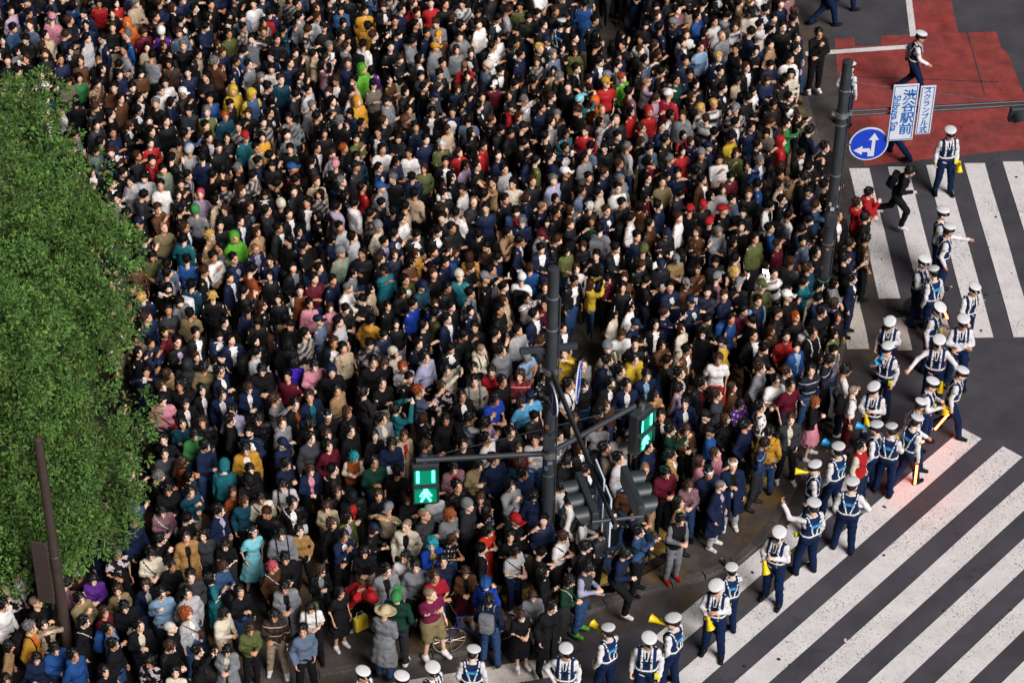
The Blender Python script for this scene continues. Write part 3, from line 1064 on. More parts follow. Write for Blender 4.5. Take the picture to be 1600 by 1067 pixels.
TILES['M'] = (200, 0, 4.0, '''
645 570 20 s H.yellow sk hood.yellow
780 590 30 s V.denim/yellow sk hood.yellow
1460 450 60 s H.lime sk hood.lime
1530 430 180 s L.purple mk
1470 60 20 s L.gold sk
1500 160 180 s L.gold sk
1450 650 30 s H.gold sk hood.gold
1390 580 60 s L.white sk mask.white
500 610 30 s L.blue sk
500 700 10 s L.olive sg
640 650 60 s L.black sk
880 700 70 s J.black/white sk
1155 660 50 s J.grey/red sg
1290 640 40 s L.charcoal sk
1310 770 180 s L.black sg
950 480 10 s L.petrol sn
890 430 20 s L.white sk bp.black
1010 380 40 s T.navy sk
1350 290 100 s H.grey sn
1470 270 150 s L.white sk bp.black
1270 290 40 s J.black/white sg
765 400 60 s L.grey sk
540 390 150 s L.brown sg
340 200 40 s J.bluegrey/petrol sn
220 200 180 s L.purple sk beanie.white
440 340 40 s J.black/beige sk
550 280 30 s L.black ln
240 520 10 s L.white sk
380 690 10 p Z.charcoal sk
490 860 40 s H.cream sk
600 870 20 s Z.black lk
620 90 30 s L.black mk
900 60 180 s L.navy sk bp.red
790 30 20 s L.white sk
1160 110 40 s L.lightgrey sn
1080 100 60 s L.grey sk
1240 170 30 s Z.black sk cap.black
590 730 20 s Z.petrol sr
990 840 30 s L.grey sk
''')
TILES['L'] = (0, 0, 5.3333, '''
1060 190 20 s H.orange sk hood.orange
790 510 30 p L.black zk
665 510 10 s L.brown ln
500 510 30 s L.navy sk
650 640 20 s L.green mk
1140 620 20 p L.brown sk
1260 460 150 p L.grey sk
720 330 60 s L.lightgrey sk
830 330 -60 s J.navy/white sk
1070 300 -60 s L.blue sg
1060 430 -60 s L.grey sk
610 40 180 s L.blue mk
840 30 20 s L.red mk
990 30 20 s L.red mk
410 160 180 s L.pink sk cap.pink
280 210 -30 s L.bluegrey sn
80 90 60 s L.lilac sk
1380 720 10 s L.white sk
1150 810 30 s J.black/white sk
1000 820 60 s L.brown sk
640 830 180 s L.black mk band.white
750 830 180 s L.black ln band.white
520 890 -60 s L.lightgrey sk
''')
TILES['N'] = (560, 0, 5.3333, '''
880 530 -150 s T.red zn
1040 540 -60 s L.bluegrey sn beanie.cream
1320 640 180 s L.orange mk
1280 890 60 s H.red sk cap.black
700 310 10 s L.brown sk cap.gold
625 390 40 s H.grey sk cap.gold
860 290 20 s H.grey sk
1310 370 20 s J.black/white sk
1170 140 50 p J.charcoal/white sk
900 30 0 s L.white~print sk
520 100 60 s J.black/white sk
580 30 20 s L.red sk
480 40 60 s T.red sn
380 80 60 s Z.navy sk
660 40 30 s L.black sk
1140 340 30 s L.white lk
1110 390 60 s L.white sk bp.black
1050 800 30 s Z.charcoal sk
1500 400 60 s J.black/white sy
1430 160 20 p T.black sk
1250 90 100 p L.lightgrey sn
1530 190 30 s Z.black sk
240 840 60 s H.grey sk cap.black
310 300 60 p L.navy sk
500 480 100 s L.white mk bp.black
820 400 20 s L.grey mn
1350 60 20 s L.olive sk
''')
TILES['O'] = (800, 0, 4.0, '''
445 20 180 s L.blue sk t.jeans
510 130 40 s Z.black sk
260 350 40 s S.bluegrey sg
255 450 20 s L.beige lk
555 400 50 s J.navy/white sk
580 520 20 s T.red sk cap.gold
470 490 60 s J.red/white sk
530 620 150 s H.orange sk hood.orange
705 480 60 s T.lime sr
660 420 100 s L.grey sk
410 620 120 R Z.teal sk cap.aqua
1015 610 150 s J.crimson/pink sw cap.white
810 250 20 s L.white lk
890 280 90 s L.olive sn
940 180 120 s L.navy sk
710 270 -30 s Z.black sk
1085 260 60 s J.navy/white sk
1090 200 20 s L.white sn bp.black
1175 300 30 s S.lightblue sk bp.black
1160 100 40 s Z.blue sk
1050 60 30 s L.mauve sk
1255 120 50 s L.lightgrey sk
1310 220 40 s Z.grey zn
1090 380 30 s L.navy sk
1305 450 40 s Z.black sk
1275 360 20 s J.navy/white sy
1490 80 20 p L.cream sk cap.black
1520 570 40 p T.white sk bp.black
1390 160 40 s L.white~stripe ln
800 510 90 R T.lilac zn
1025 490 50 s L.darkgreen sk
660 740 20 s Z.charcoal zn
235 760 60 s L.grey sk
190 660 50 s Z.navy sk
545 690 20 s L.grey zk
820 690 20 s L.red sk hood.red
750 700 50 s L.red mk
1490 780 60 s L.navy sk
1400 770 60 s Z.black sk
910 610 60 h T.lilac sn
1130 610 60 s Z.black mn
40 50 30 s L.khaki sk
130 80 40 p T.black sk
''')
TILES['C1'] = (1200, 0, 4.0, '''
60 10 30 s Z.navy sn t.navy
200 60 90 s L.white mn
120 370 10 s L.white sk bp.black
125 450 10 s L.cream sk bp.black
320 205 20 m Z.black sk t.black sh.white gl
170 290 60 s Z.black sk
190 230 60 s L.navy sk
''')
# ------------------------------------------------------------------ figures
COLORS = dict(black='17171a', charcoal='2b2c31', darkgrey='3a3b40', grey='7b7d82', lightgrey='b9b9bd', white='e9e6e4', cream='ddd2bd', beige='bfa98c', stone='a39a8c',
    taupe='6d6358', tan='a5835c', camel='a67c45', khaki='8a7a55', brown='5a3a24', rust='8f431c', mustard='c08a1a', gold='d99a12', yellow='d8b41c', orange='e2670f', redorange='d5300f',
    red='b3181d', crimson='a3122c', maroon='5e1226', plum='7a2048', pink='d88a9c', mauve='8d6670', lilac='b9a3c0', lavender='a9a9c9', purple='5b2a86', violet='4a2ad0',
    navy='18233f', denim='33527a', jeans='2f4f7c', blue='1f4f8f', royalblue='1740a8', slate='55607a', bluegrey='5f6f88', lightblue='86a8c8', skyblue='57aadb', aqua='7fd3e0',
    teal='17707c', petrol='15455a', darkgreen='143a2e', green='3a8a4a', olive='5a6134', sage='7d8a76', lime='55a41f', straw='cbb78e')
def _tone(c):
    g = .3 * c[0] + .59 * c[1] + .11 * c[2]; k = .88 if max(c) - min(c) > .06 else .95; return tuple((.93 * x + .07 * g) * k for x in c)
COLORS = {k: _tone(s2l(v)) for k, v in COLORS.items()}
WORDS = dict(lightgrey='light grey', darkgrey='dark grey', royalblue='royal blue', bluegrey='blue-grey', lightblue='light blue', skyblue='sky blue', darkgreen='dark green',
    redorange='red-orange', petrol='dark petrol blue', jeans='blue denim', denim='denim blue', stone='stone grey', taupe='grey-brown')
HAIRC = dict(k='0d0b0b', n='3a2418', r='93461d', y='c8a25a', g='6a6866', w='c4c2c0', t='168f9c', p='b5425a', a='5e2a1a'); HAIRC = {k: s2l(v) for k, v in HAIRC.items()}
SKINS = [s2l(h) for h in ('ebc3a8', 'e2b595', 'f0cdb6', 'd9a585', 'e6bda0', 'ecc8b0', 'c4926f')]
SH = np.array((.152, .004, 1.372), np.float32)
ARM = {  # elbow, wrist of the left arm (x outward), metres for a figure of 1.70 m
    'down': ((.225, .03, 1.11), (.235, -.03, .87)), 'relax': ((.24, .05, 1.11), (.215, -.07, .88)), 'pocket': ((.255, .06, 1.12), (.185, -.05, .93)),
    'phone': ((.215, -.03, 1.11), (.065, -.25, 1.17)), 'cross': ((.235, -.07, 1.13), (-.07, -.205, 1.16)), 'cross2': ((.235, -.07, 1.12), (-.06, -.215, 1.10)),
    'mouth': ((.20, -.14, 1.14), (.045, -.215, 1.40)), 'chest': ((.225, -.02, 1.12), (.06, -.205, 1.24)), 'raise': ((.225, -.19, 1.39), (.13, -.36, 1.60)),
    'up': ((.30, -.15, 1.45), (.09, -.29, 1.63)), 'out': ((.35, -.10, 1.22), (.46, -.27, 1.10)), 'mega': ((.27, -.12, 1.21), (.07, -.20, 1.41)), 'hold': ((.23, -.05, 1.13), (.11, -.25, 1.18)),
    'swingf': ((.225, -.08, 1.12), (.20, -.28, 1.02)), 'swingb': ((.235, .15, 1.13), (.225, .14, .90)), 'wave': ((.33, -.16, 1.36), (.37, -.30, 1.60)), 'hang': ((.20, -.12, 1.12), (.16, -.22, .90)), 'hip': ((.34, .05, 1.16), (.19, -.06, 1.0)), 'point': ((.30, -.22, 1.26), (.34, -.45, 1.24))}
LEG = {  # hip, knee, ankle of both legs
    'stand': (((-.085, 0, .88), (-.095, -.015, .48), (-.105, .02, .085)), ((.085, 0, .88), (.095, -.015, .48), (.105, .02, .085))),
    'ease': (((-.085, 0, .88), (-.10, -.02, .48), (-.125, .03, .085)), ((.085, 0, .88), (.13, -.07, .49), (.165, -.05, .085))),
    'walk': (((-.08, 0, .87), (-.085, -.17, .50), (-.085, -.24, .085)), ((.08, 0, .87), (.085, -.03, .48), (.085, .27, .14))),
    'run': (((-.08, 0, .85), (-.085, -.27, .56), (-.085, -.20, .13)), ((.08, 0, .85), (.085, .10, .48), (.085, .42, .30)))}
# right arm, left arm, legs, lean forward, head down
POSE = {'s0': ('down', 'down', 'stand', 0, -8), 's1': ('pocket', 'pocket', 'ease', 0, -12), 's2': ('relax', 'pocket', 'ease', 0, -6), 's3': ('chest', 'down', 'stand', 0, -14), 's4': ('relax', 'relax', 'stand', 2, 0),
    'p': ('phone', 'phone', 'stand', 3, 12), 'p1': ('hold', 'down', 'ease', 2, 8), 'c': ('cross', 'cross2', 'ease', 0, -6), 'm': ('mouth', 'cross2', 'stand', 0, -3), 'r': ('raise', 'relax', 'ease', 0, -4), 'r1': ('raise', 'chest', 'stand', 0, -4),
    'R': ('up', 'up', 'stand', 0, -8), 'h': ('chest', 'chest', 'ease', 2, 10), 'W': ('hold', 'swingb', 'run', 14, -2), 'b': ('hang', 'hang', 'ease', 52, 20),
    'os': ('down', 'relax', 'ease', 0, 4), 'ow': ('swingf', 'swingb', 'walk', 4, 2), 'og': ('mega', 'relax', 'ease', 0, 0), 'oh': ('hold', 'chest', 'ease', 0, 6), 'oo': ('out', 'out', 'ease', 0, 4), 'ov': ('down', 'wave', 'ease', 0, 0), 'ob': ('down', 'relax', 'walk', 6, 4), 'ox': ('hip', 'relax', 'ease', 0, 0), 'oc': ('cross', 'cross2', 'ease', 0, 2), 'oy': ('relax', 'point', 'ease', 3, -2), 'oz': ('down', 'chest', 'stand', 4, 10)}
HS = 1.0
PIV = np.array((0, .012, 1.455), np.float32); HOFF = np.array((0, -.028, .135), np.float32)
def rotx(a): c, s = math.cos(a), math.sin(a); return np.array(((1, 0, 0), (0, c, -s), (0, s, c)), np.float32)
def rotz(a): c, s = math.cos(a), math.sin(a); return np.array(((c, -s, 0), (s, c, 0), (0, 0, 1)), np.float32)
class Pose:
    def __init__(s, key, yaw):
        ra, la, lg, lean, hp = POSE[key]; s.key = key; s.yaw = yaw; s.L = rotx(R_(lean)); s.c = np.array((0, 0, .92), np.float32)
        mx = np.array((-1, 1, 1), np.float32)
        inw = np.array((.016, 0, 0), np.float32)
        s.arms = [(SH * mx, (np.array(ARM[ra][0], np.float32) - inw) * mx, (np.array(ARM[ra][1], np.float32) - inw * .6) * mx), (SH, np.array(ARM[la][0], np.float32) - inw, np.array(ARM[la][1], np.float32) - inw * .6)]
        s.legs = LEG[lg]; s.H = rotz(R_(yaw)) @ rotx(R_(hp))
    def inv(s, P): return (P - s.c) @ s.L + s.c           # back to the upright trunk
    def fwd(s, P): return (np.asarray(P, np.float32) - s.c) @ s.L.T + s.c
    def head(s, Pu): return ((Pu - PIV) @ s.H - HOFF) / HS        # to the head's own axes
    def head_matrix(s):
        A = s.L @ s.H * HS; o = s.fwd(PIV + s.H @ HOFF)
        return Matrix([[float(A[i][0]), float(A[i][1]), float(A[i][2]), float(o[i])] for i in range(3)] + [[0, 0, 0, 1]])
_poses = {}
def get_pose(k, yaw=0):
    if (k, yaw) not in _poses: _poses[(k, yaw)] = Pose(k, yaw)
    return _poses[(k, yaw)]
def f_head(Q):
    X = np.abs(Q * np.array((1, 0, 0), np.float32))[:, :1]; A = np.concatenate([X, Q[:, 1:]], 1)
    d = ell(Q, (0, .016, .028), (.074, .094, .090)); d = smin(d, ell(Q, (0, -.022, -.035), (.060, .070, .083)), .03)
    d = smin(d, ell(Q, (0, -.045, -.088), (.036, .036, .030)), .03); d = smin(d, cap(A, (.03, -.052, .012), (.045, -.03, -.03), .030), .02)
    d = smax(d, -ell(A, (.030, -.098, .004), (.021, .022, .013)), .012)
    d = smin(d, cap(Q, (0, -.088, .008), (0, -.112, -.027), .008, .014), .014); d = smin(d, cap(Q, (-.016, -.086, -.060), (.016, -.086, -.060), .011), .012)
    d = smin(d, ell(A, (.076, .012, -.008), (.010, .020, .030)), .008)
    return d
def f_torso(P, g=0.0):
    d = cap(P, (-.104, .006, 1.366), (.104, .006, 1.366), .058 + g); d = smin(d, cap(P, (-.062, -.004, 1.24), (.062, -.004, 1.24), .098 + g), .05)
    d = smin(d, cap(P, (-.046, 0, 1.06), (.046, 0, 1.06), .090 + g), .07); return smin(d, cap(P, (-.062, .006, .93), (.062, .006, .93), .102 + g), .06)
def f_arms(P, po, g, r=(.046, .039, .031), part=1.0, lo=False):
    d = None
    for sh, el, wr in po.arms:
        e2 = wr if part >= 1 else wr
        if part < 1: a = cap(P, sh, sh + (el - sh) * part, r[0] + g, r[0] + g * 1.25)
        else: a = smin(cap(P, sh, el, r[0] + g, r[1] + g), cap(P, el, wr - (wr - el) * .04, r[1] + g, r[2] + g), .02)
        d = a if d is None else np.minimum(d, a)
    return d
def f_legs(P, po, g, r=(.080, .056, .044)):
    d = None
    for hip, kn, an in po.legs:
        a = smin(cap(P, hip, kn, r[0] + g, r[1] + g), cap(P, kn, an, r[1] + g, r[2] + g), .02); d = a if d is None else smin(d, a, .02)
    return d
def folds(P, a=1.0):
    x, y, z = P.T
    r1 = np.sqrt(np.sin(17 * z + 11 * x + 2.2 * np.sin(7 * x + 9 * y)) ** 2 + .08); r2 = np.sqrt(np.sin(13 * x - 21 * z + 12 * y + 1.7 * np.sin(8 * z)) ** 2 + .08)
    return a * (.011 * (r1 - .64) + .010 * (r2 - .64) + .0035 * np.sin(58 * z + 21 * y + 2.5 * np.sin(15 * x)))
def hand_mesh(po, i, hi=True):
    """palm, four fingers of unequal length bent at the knuckles, a thumb from the side of the palm"""
    sh, el, wr = po.arms[i]; d = wr - el; d = d / np.linalg.norm(d); sgn = -1 if i == 0 else 1
    side = np.cross(d, (0, 0, 1.0) if abs(d[2]) < .9 else (0, -1.0, 0)); side /= np.linalg.norm(side); n = np.cross(side, d)
    inward = np.array((-sgn, 0, 0), np.float32) if abs(d[2]) > .8 else np.array((0, .2, -1.0), np.float32)
    nn = inward - d * (inward @ d); nn /= np.linalg.norm(nn) + 1e-9; side = np.cross(d, nn)
    V = []; Q = []
    def tube(pts, rad, flat=1.0, k=5):
        b0 = sum(len(v) for v in V)
        for p, r in zip(pts, rad):
            V.append(np.array([p + r * (math.cos(6.2832 * j / k) * side * flat + math.sin(6.2832 * j / k) * nn) for j in range(k)]))
        for a in range(len(pts) - 1):
            for j in range(k): Q.append((b0 + a * k + j, b0 + a * k + (j + 1) % k, b0 + (a + 1) * k + (j + 1) % k, b0 + (a + 1) * k + j))
    curl = .5 if po.key[0] in 's0' else .8
    if not hi:
        tube([wr - d * .03, wr + d * .05, wr + d * .095], [.021, .02, .012], 1.8, 5)
        for k, L in enumerate((.062, .072, .067, .052)):
            o = wr + d * .085 + side * (-.027 + .018 * k); tube([o, o + (d * math.cos(curl) + nn * math.sin(curl)) * L], [.010, .006], 1, 3)
        o = wr + d * .03 - side * .024; tube([o, o - side * .03 + d * .04], [.012, .007], 1, 3)
        return po.fwd(np.concatenate(V)), np.array(Q, np.int32)
    tube([wr - d * .03, wr + d * .01, wr + d * .05, wr + d * .088, wr + d * .10], [.021, .02, .019, .016, .006], 1.85, 8)
    for k, L in enumerate((.062, .072, .067, .052)):
        o = wr + d * .085 + side * (-.027 + .018 * k); d1 = d * math.cos(curl) + nn * math.sin(curl); d2 = d * math.cos(curl * 2) + nn * math.sin(curl * 2)
        tube([o, o + d1 * L * .5, o + d1 * L * .5 + d2 * L * .5, o + d1 * L * .5 + d2 * L * .53], [.0095, .009, .0075, .002], 1, 5)
    th = (d * .6 - side * .75 + nn * .35); th /= np.linalg.norm(th); o = wr + d * .03 - side * .024
    tube([o, o + th * .035, o + th * .03 + d * .03, o + th * .031 + d * .032], [.012, .0105, .008, .002], 1, 5)
    return po.fwd(np.concatenate(V)), np.array(Q, np.int32)
_parts = {}
def bounds(po, lo, hi): return lo, hi
def build_part(part, pk, yaw, lod):
    """vertices, quads and colours of one garment or body in one pose"""
    po = get_pose(pk, yaw); C = None; hi = lod == 0
    J = np.concatenate([po.fwd(np.array([j for a in po.arms for j in a])), po.fwd(np.array([(0, 0, 1.72), (0, 0, .9)], np.float32))]); jl = J.min(0); jh = J.max(0)
    if part == 'body':
        hc = po.fwd(PIV + po.H @ HOFF); hh = .0145 if hi else .034; hcs = .046 if hi else .075
        def f(P):
            Pu = po.inv(P); d = np.full(len(P), 1.0, np.float32); near = ((P - hc) ** 2).sum(-1) < .09
            d = np.minimum(f_torso(Pu, -.012), f_arms(Pu, po, -.010)) if hi else f_arms(Pu, po, -.006); d = smin(d, cap(Pu, (0, .02, 1.36), PIV + po.H @ np.array((0, .0, .06), np.float32), .055, .050), .02)
            if hi: d = smin(d, f_legs(P, po, -.012), .02)
            if near.any(): d[near] = smin(d[near], f_head(po.head(Pu[near])) * HS, .012)
            return d
        if hi: lo = np.minimum(jl - .16, (-.3, -.25, .03)); up = np.maximum(jh + .16, (.3, .25, 0)); L = np.array([[k for l in po.legs for k in l]]).reshape(-1, 3); lo = np.minimum(lo, L.min(0) - .1); up = np.maximum(up, L.max(0) + .1)
        else: lo = np.minimum(jl - .09, hc - .16); up = np.maximum(jh + .09, hc + .17)
        ax = [axis(lo[k], up[k], hcs, (hc[k] - (.11, .14, .19)[k], hc[k] + (.11, .14, .15)[k]), hh) for k in range(3)]
        V, Q = nets(f, *ax)
        Hh = po.head(po.inv(V)); C = np.ones((len(V), 3), np.float32)
        x, y, z = np.abs(Hh[:, 0]), Hh[:, 1], Hh[:, 2]; face = y < -.045
        e = face & (((x - .031) / .015) ** 2 + ((z - .004) / .008) ** 2 < 1.0); C[e] = (.20, .17, .17)
        e = face & (x > .013) & (x < .052) & (np.abs(z - .027) < .0075); C[e] = (.36, .30, .28)
        e = face & (((x) / .024) ** 2 + ((z + .060) / .011) ** 2 < 1); C[e] = (.80, .42, .42)
        e = (y < -.02) & (((x - .042) / .022) ** 2 + ((z + .03) / .024) ** 2 < 1); C[e] *= (1.0, .86, .84)
        hs = [hand_mesh(po, i) for i in (0, 1)] if hi else [hand_mesh(po, i, False) for i in (0, 1)]
        for hv, hq in hs: Q = np.concatenate([Q, hq + len(V)]); V = np.concatenate([V, hv]); C = np.concatenate([C, np.ones((len(hv), 3), np.float32) * (1, .93, .9)])
        return V, Q, C
    h = .030 if hi else .074
    tight = {'tshirt': .012, 'inner': .006, 'sweater': .016, 'shirt': .014, 'jacket': .022, 'zipped': .021, 'hoodie': .025, 'coat': .026, 'dress': .011, 'gilet': .028, 'vestsleeve': .014, 'police_vest': .026}
    if part in tight:
        g = tight[part]; hem = {'tshirt': .86, 'inner': .90, 'sweater': .86, 'shirt': .84, 'jacket': .80, 'zipped': .83, 'hoodie': .83, 'coat': .46, 'dress': .47, 'gilet': .88, 'vestsleeve': .90, 'police_vest': 1.0}[part]
        def f(P):
            Pu = po.inv(P); d = f_torso(Pu, g); x, y, z = Pu.T
            if part in ('coat', 'dress'):
                t = np.clip((1.0 - z) / .55, 0, 1); q = np.sqrt((x / (1.25 + .1 * t)) ** 2 + (y - .004) ** 2) - (.135 + g * .5 + t * (.075 if part == 'dress' else .055) + .012 * t * np.sin(9 * np.arctan2(y, x)))
                d = smin(d, np.maximum(q, z - 1.0), .05)
            if part in ('tshirt', 'dress'): d = smin(d, f_arms(Pu, po, g + .006, part=.62), .014)
            elif part not in ('inner', 'gilet', 'police_vest'): d = smin(d, f_arms(Pu, po, g * .85), .014)
            d = d + folds(Pu, 1.0 if part not in ('inner', 'police_vest', 'tshirt') else .55)
            d = smax(d, hem + .010 * np.sin(8 * x + 5 * y) - z, .008)
            d = smax(d, -ell(Pu, (0, -.022, 1.472), (.066, .078, .075)), .012)
            if part in ('gilet', 'police_vest'): d = smax(d, np.where(z > 1.1, np.abs(x) - .145 - .05 * np.clip((1.2 - z) / .1, 0, 1), -1), .01)
            if part in ('jacket', 'coat'):
                w = np.clip(.022 + .15 * (z - 1.12), .020, .058); d = smax(d, -np.maximum(np.abs(x) - w, y + .045), .010)
            if part in ('jacket', 'coat', 'shirt', 'zipped'):
                r = np.sqrt(x * x + (y - .012) ** 2) - .068; zz = z - (1.435 + .25 * (y - .01)); d = smin(d, np.sqrt(r * r + (zz * .6) ** 2) - .016, .012)
                if part != 'zipped': d = smax(d, -np.maximum(np.abs(x) - .02, y + .03 + 10 * np.maximum(0, 1.40 - z)), .01)
            if part == 'hoodie':
                d = smin(d, ell(Pu, (0, .105, 1.405), (.115, .062, .085)), .03); r = np.sqrt(x * x + (y - .02) ** 2) - .082; d = smin(d, np.sqrt(r * r + ((z - 1.43 - .3 * y) * .8) ** 2) - .024, .02)
            if part == 'police_vest': d = smax(d, -np.maximum(np.abs(x) - .30 * np.maximum(0, z - 1.22), y + .05), .01)
            return d
        lo = np.minimum(jl - .13, po.fwd(np.array((-.27, -.25, hem)))[None].min(0) - .06); up = jh + .13; lo[2] = min(jl[2] - .12, hem - .06); up[1] = max(up[1], .26); lo[1] = min(lo[1], -.27)
        up[2] = max(po.fwd(np.array(((.0, 0, 1.56),)))[0][2], J[:6, 2].max() + .1)
        if part in ('tshirt', 'inner', 'gilet', 'police_vest'): h = h * .92
        return (*nets(f, *[axis(lo[k], up[k], h) for k in range(3)]), None)
    if part in ('trousers', 'shorts', 'skirt', 'tights'):
        h = .036 if hi else .11; bot = {'trousers': .035, 'shorts': .50, 'skirt': .50, 'tights': .05}[part]
        def f(P):
            x, y, z = P.T; d = smin(cap(P, (-.066, .006, .94), (.066, .006, .94), .124), f_legs(P, po, .020 if part != 'shorts' else .034), .03)
            if part == 'skirt':
                t = np.clip((1.0 - z) / .5, 0, 1); q = np.sqrt((x / 1.2) ** 2 + y ** 2) - (.13 + .11 * t + .014 * t * np.sin(11 * np.arctan2(y, x))); d = np.maximum(q, z - 1.0)
            d = d + folds(P * np.array((1, 1, .7), np.float32), .9); d = smax(d, bot - z, .01); return smax(d, z - 1.02, .01)
        L = np.array([k for l in po.legs for k in l]); lo = np.minimum(L.min(0) - .14, (-.26, -.24, bot - .06)); up = np.maximum(L.max(0) + .14, (.26, .24, 1.08)); lo[2] = bot - .06
        return (*nets(f, *[axis(lo[k], up[k], h) for k in range(3)]), None)
    if part in ('shoe0', 'shoe1'):
        hip, kn, an = po.legs[int(part[-1])]; an = np.array(an); s = -1 if part[-1] == '0' else 1; base = an[2] - .085
        heel = an + (0, .03, -.045); toe = an + (s * .02, -.135, -.055)
        def f(P):
            d = smin(cap(P, heel, toe, .046, .042), cap(P, an, an + (0, -.02, -.03), .05, .05), .03); return smax(d, base - P[:, 2] + .0, .006)
        return (*nets(f, axis(an[0] - .1, an[0] + .1, .02), axis(an[1] - .22, an[1] + .12, .02), axis(base - .03, an[2] + .08, .02)), None)
    if part.startswith('slice_'):     # thin bands lying on the trunk: straps and reflective tape
        k = part[6:]
        g = {'bp': .030, 'sb': .030, 'tie': .020}.get(k, .032)
        def f(P):
            Pu = po.inv(P); x, y, z = Pu.T; d = np.abs(f_torso(Pu, g)) - .007
            if k == 'bp': m = np.maximum(np.abs(np.abs(x) - .095) - .019, np.maximum(1.08 - z, y - .09))
            elif k == 'sb': m = np.maximum(np.abs(x * .82 + (z - 1.22) * .57) - .014, np.maximum(np.abs(x) - .16, .98 - z))
            elif k == 'waist': m = np.abs(z - 1.035) - .021
            elif k in ('front0', 'front1'): m = np.maximum(np.abs(x - (-.075 if k[-1] == '0' else .075)) - .019, np.maximum(1.05 - z, y + .0))
            elif k in ('back0', 'back1'): s = -1 if k[-1] == '0' else 1; m = np.maximum(np.abs(s * x - (.028 + .24 * (z - 1.05))) - .019, np.maximum(1.05 - z, -y + .0)); m = np.maximum(m, -s * x)
            elif k in ('ep0', 'ep1'): s = -1 if k[-1] == '0' else 1; m = np.maximum(np.abs(s * x - .125) - .045, np.maximum(np.abs(y - .006) - .024, 1.36 - z))
            elif k == 'tie': m = np.maximum(np.abs(x) - .02 - .0 * z, np.maximum(1.1 - z, np.maximum(y + .02, z - 1.41)))
            elif k == 'panel': m = np.maximum(np.abs(x) - .085, np.maximum(np.abs(z - 1.275) - .042, -y + .0))
            return np.maximum(d, m)
        hs = .0165 if hi else .03
        return (*nets(f, axis(-.24, .24, hs), axis(-.34, .24, hs), axis(.94, 1.5, hs)), None)
    raise KeyError(part)
def get_part(part, pk, yaw=0, lod=0):
    k = (part, pk, yaw if part == 'body' else 0, lod)
    if k not in _parts: _parts[k] = build_part(*k)
    return _parts[k]
